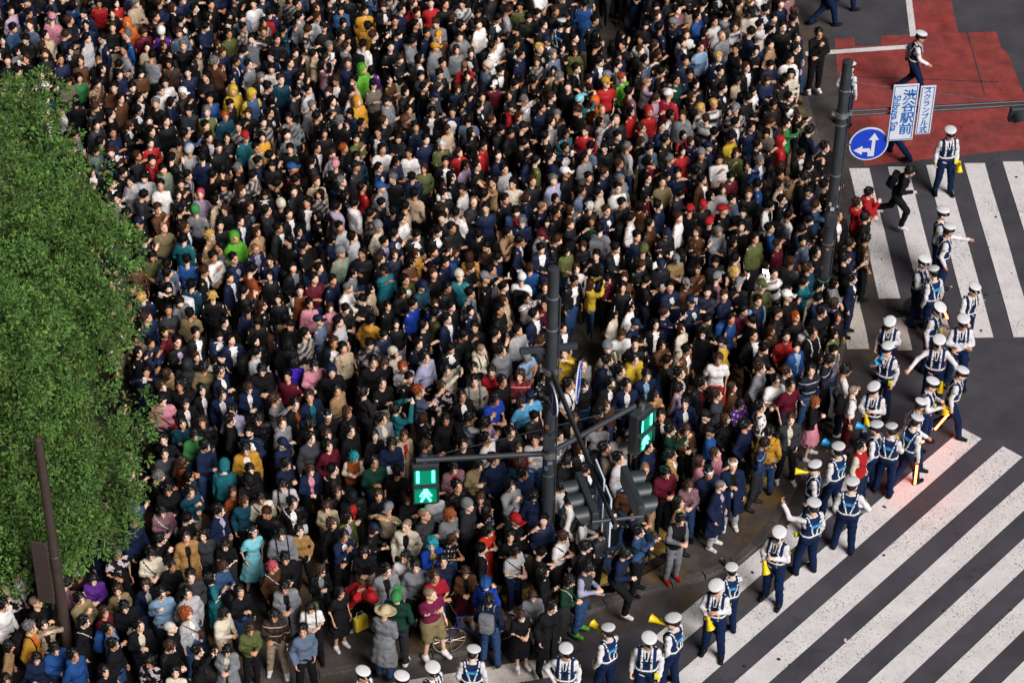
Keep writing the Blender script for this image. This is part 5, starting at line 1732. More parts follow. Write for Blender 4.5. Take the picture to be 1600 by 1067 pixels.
va = [b.bm.verts.new(p) for p in pts0]; vb = [b.bm.verts.new(p) for p in pts1]; vc = [b.bm.verts.new((p[0], p[1], p[2] - .006)) for p in pts1]; vd = [b.bm.verts.new((p[0], p[1], p[2] - .006)) for p in pts0]
for i in range(N):
    b.bm.faces.new((va[i], va[i + 1], vb[i + 1], vb[i])); b.bm.faces.new((vb[i], vb[i + 1], vc[i + 1], vc[i])); b.bm.faces.new((vc[i], vc[i + 1], vd[i + 1], vd[i]))
VISOR = b.mesh('visor', M_VISOR, True)
b = MB(); b.lathe([(.026, 0), (.022, .006), (.008, .012), (0, .012)], 10, Matrix.Translation((0, -.112, .045)) @ Matrix.Rotation(R_(70), 4, 'X')); BADGE = b.mesh('badge', M_GOLD, True)
b = MB(); b.box((.17, -.12, .93), (.085, .05, .11), bev=.012); POUCH = b.mesh('belt_pouch', plain('pouch_yellow', (.80, .75, .05), .6), True)
b = MB(); b.lathe([(.140, .978), (.143, .98), (.143, 1.015), (.140, 1.017)], 26, Matrix.Diagonal((1.28, .92, 1, 1))); BELT = b.mesh('belt', M_CAPB, True)
b = MB(); b.lathe([(.028, 0), (.026, .006), (0, .007)], 10); PATCH = b.mesh('shoulder_patch', M_PAT)
MG = {}
def megaphone_meshes(colname, col):
    if colname not in MG:
        m = plain('megaphone_' + colname, col, .35)
        b = MB(); b.lathe([(.001, 0), (.030, 0), (.034, .06), (.046, .13), (.066, .22), (.090, .32), (.096, .325), (.084, .315), (.058, .22), (.03, .13), (.001, .11)], 20); bell = b.mesh('bell', m, True)
        b = MB(); b.box((0, .065, .10), (.03, .11, .035), bev=.01); b.box((0, .045, .055), (.03, .10, .025), bev=.008); h = b.mesh('handle', plain('megaphone_handle_' + colname, tuple(c * .35 for c in col), .5), True); MG[colname] = (bell, h)
    return MG[colname]
M_BAT = emit('baton_glow', (1.0, .09, .02), 30.0); M_BATC = emit('baton_core', (1.0, .35, .12), 16.0); M_BATH = plain('baton_grip', (.02, .02, .02), .5)
OFF = [  # head x y, facing, pose, label, held things
 (1438, 56, 85, 'ow', 'police officer walking alone across the red road surface carrying a blue megaphone', 'mb'),
 (1413, 145, -120, 'ow', 'police officer half hidden behind the hanging blue and white station sign', 'my'),
 (1485, 207, 10, 'os', 'police officer standing alone at the top of the upright crosswalk with yellow megaphone', 'my'),
 (1329, 103, 150, 'os', 'police officer almost hidden behind the top of the right signal pole', ''),
 (1474, 332, 75, 'ox', 'rear police officer of the pair facing right on the upright crosswalk', ''),
 (1483, 358, 80, 'oy', 'front police officer of the pair facing right on the upright crosswalk', ''),
 (1443, 408, 60, 'oh', 'police officer leaning in behind the officer with the short glowing baton', ''),
 (1459, 424, -150, 'ob', 'police officer seen from behind with a short orange baton by the manhole', 'b'),
 (1466, 482, 60, 'oz', 'police officer standing on the manhole looking right', ''),
 (1522, 451, 25, 'ow', 'rightmost police officer walking down the upright crosswalk', ''),
 (1505, 502, 0, 'oc', 'police officer just below the rightmost officer, facing the camera', ''),
 (1391, 504, -20, 'oz', 'police officer beside the scribbled crosswalk bar facing the camera', ''),
 (1387, 544, -30, 'og', 'police officer raising a blue megaphone left of the officers in the road', 'mb'),
 (1467, 534, -10, 'oo', 'police officer in the road with one arm stretched to the left', ''),
 (1502, 582, 75, 'ob', 'police officer striding right with a long glowing baton and slung yellow megaphone', 'by'),
 (1456, 599, 70, 'oh', 'police officer with yellow megaphone walking just behind the striding baton officer', 'my'),
 (1438, 631, 80, 'ow', 'police officer squeezed between two officers with batons at the crosswalk end', 'b'),
 (1431, 657, 130, 'ob', 'police officer on the first white bar with a glowing baton pointing straight down', 'b'),
 (1366, 607, -20, 'oh', 'police officer holding a yellow megaphone in front of the white t-shirt man', 'my'),
 (1369, 667, -120, 'og', 'police officer with blue megaphone left of a back-turned officer', 'mb'),
 (1393, 670, 160, 'oh', 'police officer with back turned holding a yellow megaphone at the chest', 'my'),
 (1310, 701, -140, 'og', 'police officer seen from behind shouting through a blue megaphone at the kerb', 'mb'),
 (1273, 729, -100, 'og', 'police officer nearest the crowd shouting left through a yellow megaphone', 'my'),
 (1332, 756, 170, 'ox', 'police officer with back turned standing on the second white bar', ''),
 (1271, 789, -150, 'ov', 'police officer with back turned and one white sleeve raised to wave', 'p'),
 (1217, 834, -30, 'oh', 'police officer alone between the running crowd edge and the zebra bars', 'my'),
 (1143, 889, 200, 'og', 'police officer from behind with a black megaphone beside the front-facing one', 'mk'),
 (1119, 917, -15, 'oh', 'police officer facing the camera holding a yellow megaphone on the zebra bars', 'my'),
 (1052, 969, -125, 'og', 'police officer turned left raising a yellow megaphone at the zebra corner', 'my'),
 (950, 984, -140, 'og', 'police officer from behind raising a yellow megaphone at the bottom edge', 'my'),
 (1014, 1000, -5, 'os', 'police officer facing the camera with gold cap badge at the bottom edge', 'p'),
 (885, 1017, -5, 'ox', 'police officer facing the camera near the woman with bare legs', ''),
 (739, 1018, 180, 'os', 'police officer from behind on the worn stripe below the bicycle', ''),
 (567, 1052, 40, 'os', 'leftmost police officer of three heads at the bottom edge', ''),
 (627, 1059, 60, 'os', 'middle police officer of three heads at the bottom edge', ''),
 (676, 1046, 50, 'os', 'rightmost police officer of three heads at the bottom edge', ''),
 (1300, -52, 110, 'ow', 'police officer at the top edge of whom only walking legs show', ''),
 (1330, -78, 110, 'ow', 'farther police officer at the top edge of whom only shoes show', ''),
 (878, 36, 150, 'os', 'police officer standing inside the crowd at the top, white cap and shirt', ''),
]
BACKY = float(max(y for y in np.arange(.05, .25, .002) if f_torso(np.array([(0, y, 1.272)], np.float32), .032)[0] < 0)) + .012
NAVYV = s2l('15294f'); NAVYT = s2l('112345'); WSH = s2l('d9d8dc')
def megaphone(M, cn, label):
    col = {'y': ('yellow', s2l('e8c800')), 'b': ('blue', s2l('1f96cf')), 'k': ('black', s2l('202226'))}[cn]; bell, h = megaphone_meshes(*col)
    r = empty('megaphone'); r.matrix_world = M @ Matrix.Scale(.76, 4); mob('bell', bell, r); mob('handle', h, r); tag(r, label, 'megaphone', 'megaphones of the police'); return r
def baton(M, label, L=.5):
    r = empty('light_baton'); r.matrix_world = M
    MB().lathe([(.001, .12), (.019, .12), (.019, .12 + L), (.012, .13 + L), (.001, .135 + L)], 12).build('light_tube', M_BAT, r, True)
    MB().lathe([(.001, 0), (.016, 0), (.018, .02), (.018, .115), (.001, .12)], 12).build('grip', M_BATH, r, True)
    tag(r, label, 'baton', 'glowing traffic batons'); return r
for (u, v, face, pk, lab, held) in OFF:
    yaw = RNG.choice([0, 0, -25, 25]); po = get_pose(pk, yaw); HM = po.head_matrix(); sc = RNG.uniform(.96, 1.06); a = R_(face); hm = HM.translation
    zb = Z_PAVE if u < 1240 and v < 400 else .012
    p = unproj(u, v, zb + (hm.z + .06) * sc); x = p.x - (hm.x * math.cos(a) - hm.y * math.sin(a)) * sc; y = p.y - (hm.x * math.sin(a) + hm.y * math.cos(a)) * sc
    wd = sc * RNG.uniform(.97, 1.12)
    root = empty('person', (x, y, zb), a, (wd, wd, sc)); tag(root, lab, 'police officer', 'police officers along the crowd')
    mob('body', part_mesh('body', pk, yaw, 'skin'), root, RNG.choice(SKINS)); mob('shirt', part_mesh('shirt', pk, 0, 'cloth'), root, WSH); mob('trousers', part_mesh('trousers', pk, 0, 'cloth'), root, NAVYT)
    for k in '01': mob('shoe', part_mesh('shoe' + k, pk, 0, 'leather'), root, COLORS['black'])
    mob('hair', head_mesh('z', 'hair'), root, HAIRC['k'], HM)
    vest = mob('vest', part_mesh('police_vest', pk, 0, 'cloth'), root, NAVYV)
    for k in ('waist', 'front0', 'front1', 'back0', 'back1'): mob('reflective_stripe', part_mesh('slice_' + k, pk, 0, 'hatcloth'), vest, (.80, .80, .80))
    LM = Matrix([[float(po.L[i][q]) for q in range(3)] + [float((po.c - po.L @ po.c)[i])] for i in range(3)] + [[0, 0, 0, 1]])
    mob('back_panel', part_mesh('slice_panel', pk, 0, 'hatcloth'), vest, s2l('14508c'))
    mob('back_lettering', TXT_BACK, vest, None, LM @ Matrix.Translation((0, BACKY, 1.272)) @ Matrix.Rotation(R_(180), 4, 'Z') @ Matrix.Rotation(R_(90), 4, 'X'))
    for k in '01': mob('epaulette', part_mesh('slice_ep' + k, pk, 0, 'cloth'), root, NAVYV)
    mob('tie', part_mesh('slice_tie', pk, 0, 'cloth'), root, s2l('101828')); mob('belt', BELT, root)
    for i in (0, 1):
        sh, el, wr = po.arms[i]; q = po.fwd(sh + (el - sh) * .38); s_ = -1 if i == 0 else 1
        dv = Vector([float(t) for t in (el - sh)]).normalized(); nv = Vector((s_, 0, 0)); nv = (nv - dv * nv.dot(dv)).normalized()
        mob('shoulder_patch', PATCH, root, None, Matrix.Translation(Vector([float(t) for t in q]) + nv * .060) @ nv.to_track_quat('Z', 'Y').to_matrix().to_4x4())
    CM = HM @ Matrix.Translation((0, .012, .052)) @ Matrix.Rotation(R_(8 + RNG.uniform(-5, 5)), 4, 'X') @ Matrix.Rotation(R_(RNG.uniform(-5, 5)), 4, 'Y') @ Matrix.Scale(.88, 4)
    cp = mob('cap', CAP_TOP, root, None, CM)
    for nm, me in (('cap_band', CAP_BAND), ('visor', VISOR), ('badge', BADGE)): mob(nm, me, cp)
    if 'p' in held or RNG.random() < .3: mob('belt_pouch', POUCH, root)
    RM = Matrix.LocRotScale(root.location, root.rotation_euler, root.scale)
    who = lab.replace('police officer', 'officer')
    def short(n): return ' '.join(who.split()[:n])
    if 'm' in held or held == 'by':
        cn = held[1]
        if pk == 'og': q_ = (HM @ Vector((0, -.115, -.055))); M = Matrix.Translation(q_) @ Matrix.Rotation(R_(86), 4, 'X') @ Matrix.Rotation(R_(8), 4, 'Y')
        elif pk == 'oh': w = po.arms[0][2] + np.array((.03, -.07, .06)); M = Matrix.Translation(Vector([float(t) for t in w])) @ Matrix.Rotation(R_(172), 4, 'X') @ Matrix.Rotation(R_(18), 4, 'Y')
        else: w = po.arms[1][2] + np.array((.03, -.06, .06)); M = Matrix.Translation(Vector([float(t) for t in po.fwd(w)])) @ Matrix.Rotation(R_(160), 4, 'X')
        if held == 'by': M = Matrix.Translation((0.02, .24, 1.30)) @ Matrix.Rotation(R_(180), 4, 'X')
        cname = {'y': 'yellow', 'b': 'blue', 'k': 'black'}[cn]
        megaphone(RM @ M, cn, ' '.join((cname + ' megaphone of the ' + who).split()[:16]))
    if held.startswith('b'):
        w = po.fwd(po.arms[0][2] + np.array((0, -.0, -.06))); tilt = {1502: 205, 1459: 235, 1438: 225}.get(u, 178)
        M = Matrix.Translation(Vector([float(t) for t in w])) @ Matrix.Rotation(R_(tilt), 4, 'X') @ Matrix.Translation((0, 0, -.05))
        baton(RM @ M, ' '.join(('red glowing baton of the ' + who).split()[:16]), .3 if u == 1459 else .5)
# ------------------------------------------------------------------ signal poles, signs, tree, bicycle
M_POLE = plain('pole_paint_slate', (.036, .042, .050), .42, noise=.18, nscale=5, bump=.15, bscale=90); M_BRN = plain('pole_paint_brown', (.060, .042, .036), .45, noise=.15, nscale=5)
M_HOUS = plain('signal_housing', (.032, .040, .045), .45, noise=.12, nscale=10); M_LENS = plain('signal_lens_dark', (.03, .035, .05), .2); M_GALV = plain('galvanised_steel', (.42, .43, .44), .35, .8)
M_SBLUE = plain('sign_blue', s2l('0a3fc4'), .4); M_SWHITE = plain('sign_white', (.66, .71, .78), .4, noise=.08, nscale=6); M_RIM = plain('sign_rim', (.10, .18, .42), .4)
M_GREEN = emit('signal_green_lit', (.06, .95, .60), 9.0); M_GREENL = emit('signal_green_bars', (.06, .95, .62), 6.0); M_GDIM = emit('signal_green_panel', (.0, .16, .09), .9); M_BAND = plain('pole_band_green', (.10, .35, .25), .5); M_CLEAR = plain('pole_guard_sheet', (.13, .14, .15), .22, noise=.3)
def height_at(base, v):
    lo, hi = 0, 12
    for _ in range(40):
        m = (lo + hi) / 2
        if proj((base.x, base.y, m))[1] > v: lo = m
        else: hi = m
    return lo
def rod(b, p, q, r, n=10): b.tube([p, q], r, n); return b
def along_m(p, q):
    """frame at p with x toward q and z up"""
    d = (q - p); a = math.atan2(d.y, d.x); return Matrix.Translation(p) @ Matrix.Rotation(a, 4, 'Z')
def pole(base, h, r0, r1, mat, name, label):
    root = empty(name, (base.x, base.y, Z_PAVE)); tag(root, label, 'pole')
    b = MB(); b.tube([(0, 0, 0), (0, 0, h * .45), (0, 0, h - Z_PAVE)], [r0, (r0 + r1) / 2, r1], 24); b.build('shaft', mat, root, True)
    MB().lathe([(r0 * 1.9, 0), (r0 * 1.9, .03), (r0 * 1.15, .05), (r0 * 1.1, .2)], 20).build('base_flange', mat, root, True)
    MB().lathe([(r1 * 1.05, 0), (r1 * 1.05, .03), (r1 * .4, .06), (0, .065)], 20, Matrix.Translation((0, 0, h - Z_PAVE - .02))).build('end_cap', mat, root, True)
    return root
def local(root, p): return Vector(p) - root.location
def clamp(root, z, r, mat):
    b = MB(); b.lathe([(r, -.05), (r + .02, -.05), (r + .02, .05), (r, .05)], 20, Matrix.Translation((0, 0, z)))
    for s in (-1, 1): b.box((s * (r + .05), 0, z), (.07, .05, .07))
    b.build('clamp', mat, root, True)
def ped_signal(loc, face, label):
    root = empty('pedestrian_signal', loc, R_(face), (1.12, 1.12, 1.12)); tag(root, label, 'signal', 'pedestrian signals on the centre pole')
    MB().box((0, .02, -.43), (.44, .20, .86), bev=.03).build('housing', M_HOUS, root)
    for k, z in ((0, -.23), (1, -.63)):
        MB().box((0, -.086, z), (.36, .014, .34)).build('lens', M_GDIM, root)
        b = MB(); b.box((0, -.115, z + .185), (.40, .055, .012)); b.box((-.195, -.112, z + .03), (.012, .05, .30)); b.box((.195, -.112, z + .03), (.012, .05, .30)); b.build('visor', M_HOUS, root)
    for x in (-.125, .125): MB().box((x, -.098, -.23), (.045, .012, .25)).build('countdown_bar', M_GREENL, root)
    b = MB(); b.lathe([(.034, 0), (.034, .012), (0, .012)], 14, Matrix.Translation((.0, -.094, -.515)) @ Matrix.Rotation(R_(90), 4, 'X'))
    b.box((0, -.1, -.60), (.075, .012, .10)); M = lambda x, z, a: Matrix.Translation((x, -.1, z)) @ Matrix.Rotation(a, 4, 'Y')
    b.box((0, 0, 0), (.034, .011, .15), M(-.045, -.70, .45)); b.box((0, 0, 0), (.034, .011, .15), M(.045, -.70, -.45)); b.box((0, 0, 0), (.026, .0115, .12), M(-.06, -.60, .5)); b.box((0, 0, 0), (.026, .0115, .12), M(.06, -.60, -.5))
    b.build('walking_figure', M_GREEN, root)
    MB().box((0, .02, .05), (.08, .08, .12), bev=.01).build('bracket', M_GALV, root)
    return root
def vehicle_signal(M, label, fliplens=1):
    """three lamps side by side under hoods, long axis x, lamps face -y"""
    root = empty('traffic_signal'); root.matrix_world = M @ Matrix.Scale(.9, 4); tag(root, label, 'signal', 'vehicle signals')
    MB().box((0, .0, 0), (1.16, .14, .42), bev=.03).build('housing', M_HOUS, root)
    for k in (-1, 0, 1):
        c = Vector((k * .365, -.075, 0)); X = Matrix.Translation(c) @ Matrix.Rotation(R_(90), 4, 'X')
        MB().lathe([(.15, 0), (.145, .012), (0, .03)], 24, X).build('lens', M_LENS, root, True)
        b = MB(); n = 14; r = .165; va = []; vb = []
        for i in range(n + 1):
            a = R_(-30 + 240 * i / n); va.append(b.bm.verts.new(X @ Vector((r * math.cos(a), r * math.sin(a), 0)))); vb.append(b.bm.verts.new(X @ Vector((r * math.cos(a) * .98, r * math.sin(a) * .98, .20 + .09 * math.sin(a)))))
        for i in range(n): b.bm.faces.new((va[i], va[i + 1], vb[i + 1], vb[i]))
        b.build('hood', M_HOUS, root, True)
    return root
def text_on(root, body, size, M, vertical=False, mat=None, spacing=1.0): return mob('lettering', TXT[body], root, None, M)
def board(M, w, h, label, texts):
    """upright enamel board facing -y of its frame"""
    root = empty('sign_board'); root.matrix_world = M; tag(root, label, 'sign')
    MB().box((0, 0, 0), (w, .03, h), bev=.006).build('plate', M_SWHITE, root)
    b = MB(); t = .012; e = .03
    for z in (-1, 1): b.box((0, -.018, z * (h / 2 - e)), (w - 2 * e + t, .006, t))
    for x in (-1, 1): b.box((x * (w / 2 - e), -.018, 0), (t, .006, h - 2 * e - t))
    b.build('border', M_STXT, root)
    for body, size, x, z, vert, rot in texts:
        text_on(root, body, size, Matrix.Translation((x, -.020, z)) @ Matrix.Rotation(R_(90), 4, 'X') @ Matrix.Rotation(R_(rot), 4, 'Z'), vert, None, .98)
    return root
def arrow_disc(M, r, label):
    root = empty('direction_sign'); root.matrix_world = M; tag(root, label, 'sign')
    X = Matrix.Rotation(R_(90), 4, 'X')
    MB().lathe([(r, -.012), (r, .012), (0, .012)], 40, X).build('rim', M_SWHITE, root, True)
    MB().lathe([(r * .93, .010), (r * .93, .0145), (0, .0145)], 40, X).build('face', M_SBLUE, root, True)
    b = MB(); s = r / .4; Z = lambda pts: [(x * s, -.0185, z * s) for x, z in pts]
    b.poly(Z([(.06, -.30), (.13, -.30), (.13, .10), (.20, .10), (.095, .28), (-.01, .10), (.06, .10)])); b.build('arrow', M_SWHITE, root)
    b = MB(); b.poly([(x, -.0195, z) for x, _, z in Z([(.06, -.30), (.06, -.17), (.03, -.10), (-.12, -.10), (-.12, -.035), (-.30, -.145), (-.12, -.26), (-.12, -.19), (-.02, -.19), (.0, -.22), (.0, -.30)])]); b.build('arrow', M_SWHITE, root)
    return root
# ---- centre pole
PB = unproj(853, 880); HC = height_at(PB, 420)
pc = pole(PB, HC, .115, .10, M_POLE, 'signal_pole', 'slate grey signal pole rising from the middle of the crowd')
MB().lathe([(.118, 0), (.121, .01), (.121, .55), (.118, .56)], 24, Matrix.Translation((0, 0, height_at(PB, 855)))).build('guard_sleeve', M_CLEAR, pc, True)
MB().lathe([(.122, 0), (.124, .005), (.124, .035), (.122, .04)], 24, Matrix.Translation((0, 0, height_at(PB, 838)))).build('band', M_BAND, pc, True)
zA = height_at(PB, 708); pL = unproj(650, 719, zA); pR = unproj(992, 634, zA); c0 = Vector((PB.x, PB.y, zA))
for end in (pL, pR):
    b = MB(); rod(b, local(pc, c0), local(pc, end), .052, 14); b.build('signal_arm', M_POLE, pc, True)
    d = (end - c0).normalized(); zc = height_at(PB, 668); mid = Vector((PB.x, PB.y, zA + .62))
    b = MB(); rod(b, local(pc, mid), local(pc, end - d * .12 + Vector((0, 0, .04))), .009, 6); b.build('stay_rod', M_POLE, pc)
clamp(pc, zA - Z_PAVE, .112, M_GALV)
ped_signal(unproj(664, 722, zA - .10) , 6, 'green lit pedestrian signal on the left arm of the centre pole')
ped_signal(unproj(1004, 640, zA - .10), 52, 'green lit pedestrian signal on the right arm of the centre pole')
zM = height_at(PB, 578); pM = unproj(962, 822, zM); m0 = Vector((PB.x, PB.y, zM)); dM = (pM - m0).normalized(); sM = Vector((dM.y, -dM.x, 0)); LMt = (pM - m0).length
for s in (-.045, .045):
    b = MB(); rod(b, local(pc, m0 + Vector((0, 0, s))), local(pc, pM + Vector((0, 0, s * .7))), .034, 12); b.build('mast_arm', M_POLE, pc, True)
clamp(pc, zM - Z_PAVE, .112, M_GALV); clamp(pc, zM - .55 - Z_PAVE, .112, M_GALV)
zX = height_at(PB, 548); e0 = unproj(812, 549, zX); e1 = unproj(902, 540, zX)
b = MB(); d = e1 - e0; b.box((0, 0, 0), (d.length, .10, .11), along_m(local(pc, (e0 + e1) / 2), local(pc, e1)) , .012); b.build('cross_bracket', M_POLE, pc)
zd = height_at(Vector((PB.x + .03, PB.y - .24, 0)), 624)
arrow_disc(Matrix.Translation((PB.x + .03, PB.y - .24, zd)) @ Matrix.Rotation(R_(-72), 4, 'Z'), .31, 'narrow blue direction disc seen edge-on at the left of the centre pole')
arrow_disc(Matrix.Translation(unproj(904, 597, height_at(PB, 590))) @ Matrix.Rotation(R_(82), 4, 'Z'), .38, 'blue direction disc seen edge-on beside the mast arm of the centre pole')
FR = Matrix(((dM.x, sM.x, 0, 0), (dM.y, sM.y, 0, 0), (0, 0, 1, 0), (0, 0, 0, 1)))
def on_mast(t, side, dz): return m0 + dM * (LMt * t) + sM * side + Vector((0, 0, dz))
FRm = Matrix(((dM.x, -dM.y, 0, 0), (dM.y, dM.x, 0, 0), (0, 0, 1, 0), (0, 0, 0, 1)))   # x along the arm, y to its left side
ySide = Vector((-dM.y, dM.x, 0))
qL = unproj(917, 778, zM); qR = unproj(988, 768, zM)
vehicle_signal(Matrix.Translation(qL + Vector((0, 0, -.05))) @ FRm, 'traffic signal at the end of the mast arm with hoods facing left') if ySide.x > 0 else vehicle_signal(Matrix.Translation(qL) @ FRm @ Matrix.Rotation(math.pi, 4, 'Z'), 'traffic signal at the end of the mast arm with hoods facing left')
vehicle_signal(Matrix.Translation(qR + Vector((0, 0, -.05))) @ FRm @ Matrix.Rotation(math.pi, 4, 'Z'), 'traffic signal at the end of the mast arm with hoods facing right') if ySide.x > 0 else vehicle_signal(Matrix.Translation(qR) @ FRm, 'traffic signal at the end of the mast arm with hoods facing right')
b = MB(); xa = unproj(925, 815, zM); xb = unproj(1005, 806, zM); rod(b, local(pc, xa), local(pc, xb), .035, 10); b.build('cross_arm', M_POLE, pc, True)
STA = [('渋谷駅前', .27, .085, .0, True, 0), ('Shibuya Sta', .185, -.155, .0, False, -90)]
SCR = [('スクランブル式', .155, 0, 0, True, 0)]
wq = unproj(937, 750, zM); board(Matrix.Translation(wq + Vector((0, 0, -.35))) @ FRm @ (Matrix.Rotation(math.pi, 4, 'Z') if ySide.x < 0 else Matrix()), .52, 1.2, 'station name board seen edge-on under the mast arm of the centre pole', STA)
wq = unproj(950, 782, zM); board(Matrix.Translation(wq + Vector((0, 0, -.35))) @ FRm @ (Matrix.Rotation(math.pi, 4, 'Z') if ySide.x < 0 else Matrix()), .36, 1.1, 'narrow board seen edge-on next to the station board on the mast arm', SCR)
def fittings(root, r, zs, seed):
    rg_ = random.Random(seed); m_st = [plain('sticker_a', (.55, .52, .5), .6), plain('sticker_b', (.35, .12, .08), .6), plain('sticker_c', (.12, .2, .3), .6)]
    b = MB(); b.tube([(r + .02, -.03, .1), (r + .022, -.03, zs[-1] * .5), (r + .02, -.02, zs[-1])], .014, 8); b.build('conduit', M_POLE, root, True)
    for z in zs:
        MB().lathe([(r + .002, -.012), (r + .008, -.01), (r + .008, .01), (r + .002, .012)], 20, Matrix.Translation((0, 0, z))).build('strap_band', M_GALV, root, True)
    for k in range(5):
        a = rg_.uniform(-2.4, -.6); z = rg_.uniform(1.2, 3.4); M = Matrix.Translation((math.cos(a) * (r + .001), math.sin(a) * (r + .001), z)) @ Matrix.Rotation(a + math.pi / 2, 4, 'Z')
        MB().box((0, 0, 0), (rg_.uniform(.05, .09), .006, rg_.uniform(.05, .10)), M).build('sticker', rg_.choice(m_st), root)
    MB().box((.0, -r - .07, zs[1]), (.2, .13, .30), None, .015).build('junction_box', M_POLE, root)
    b = MB(); b.tube([(.0, -r - .07, zs[1] + .15), (.1, -r - .12, zs[1] + .35), (.06, -r - .02, zs[1] + .55)], .010, 6); b.build('cable', M_LENS, root, True)
fittings(pc, .108, (2.2, 3.1, 3.9, 5.6, 6.3), 3)
# ---- right pole
PR = unproj(1277, 522); HR = height_at(PR, 97)
pr = pole(PR, HR, .115, .10, M_POLE, 'signal_pole', 'slate grey signal pole at the right edge of the crowd carrying the arrow sign')
MB().lathe([(.118, 0), (.121, .01), (.121, .55), (.118, .56)], 24, Matrix.Translation((0, 0, height_at(PR, 486)))).build('guard_sleeve', M_CLEAR, pr, True)
MB().lathe([(.122, 0), (.124, .005), (.124, .035), (.122, .04)], 24, Matrix.Translation((0, 0, height_at(PR, 443)))).build('band', M_BAND, pr, True)
zB = height_at(PR, 178); a0 = Vector((PR.x, PR.y, zB)); a1 = unproj(1660, 158, zB); dB = (a1 - a0).normalized()
for s in (-.05, .05):
    b = MB(); rod(b, local(pr, a0 + Vector((0, 0, s))), local(pr, a1 + Vector((0, 0, s * .8))), .030, 12); b.build('mast_arm', M_POLE, pr, True)
clamp(pr, zB - Z_PAVE, .112, M_GALV)
FB = Matrix(((dB.x, -dB.y, 0, 0), (dB.y, dB.x, 0, 0), (0, 0, 1, 0), (0, 0, 0, 1)))
b = MB(); w0 = Vector((PR.x, PR.y, zB + .75)); rod(b, local(pr, w0), local(pr, a0 + dB * 3.2 + Vector((0, 0, .06))), .008, 6); b.build('stay_rod', M_POLE, pr)
def place_board(u, v, w, h, lab, tx):
    y0 = a0.y - .07
    # plane of the arm, a hand's width before it
    lo, hi = 0, 9
    for _ in range(40):
        m = (lo + hi) / 2; q = unproj(u, v, m)
        if (q - a0).dot(Vector((-dB.y, dB.x, 0))) > -.09: lo = m
        else: hi = m
    q = unproj(u, v, lo); return board(Matrix.Translation(q) @ FB, w, h, lab, tx)
place_board(1411, 176, .50, 1.30, 'hanging blue and white station name board on the right mast arm', STA)
place_board(1446, 172, .30, 1.12, 'narrow white board with one column of blue lettering beside the station board', SCR)
q = Vector((PR.x, PR.y, height_at(PR, 228))); sg = unproj(1357, 224, q.z)
arrow_disc(Matrix.Translation(sg + Vector((0, -.02, 0))) @ Matrix.Rotation(R_(4), 4, 'Z'), .385, 'round blue sign with white left and straight arrows on the right pole')
b = MB(); rod(b, local(pr, q), local(pr, sg + Vector((0, .04, 0))), .025, 8); b.build('sign_bracket', M_POLE, pr)
vs = unproj(1590, 178, zB - .12); vehicle_signal(Matrix.Translation(vs + dB * .35) @ FB @ Matrix.Rotation(R_(14), 4, 'X'), 'dark traffic signal on the right mast arm cut by the picture edge')
# edge-on board hanging toward the camera from the right pole
fittings(pr, .108, (2.3, 3.0, 4.0, 5.2, 6.0), 8)
# ---- left pole
PLB = unproj(113, 1056); HL = height_at(PLB, 686)
pl = pole(PLB, HL, .10, .075, M_BRN, 'street_post', 'brown metal post with a long brown plate in front of the tree')
ZPL = height_at(PLB, 893) - Z_PAVE
t0 = unproj(80, 895, 2.3); b = MB(); b.box((0, 0, 0), (.30, .05, 1.45), Matrix.Translation((-.24, -.02, ZPL)) @ Matrix.Rotation(R_(-12), 4, 'Z'), .02); b.build('plate', M_BRN, pl)
for z in (ZPL - .5, ZPL + .45):
    b = MB(); b.box((-.09, 0, z), (.2, .05, .07), None, .01); b.build('bracket', M_GALV, pl)
b = MB(); b.lathe([(.085, 0), (.095, .01), (.095, .3), (.085, .31)], 20, Matrix.Translation((0, 0, ZPL + .1))); b.build('collar', M_BRN, pl, True)
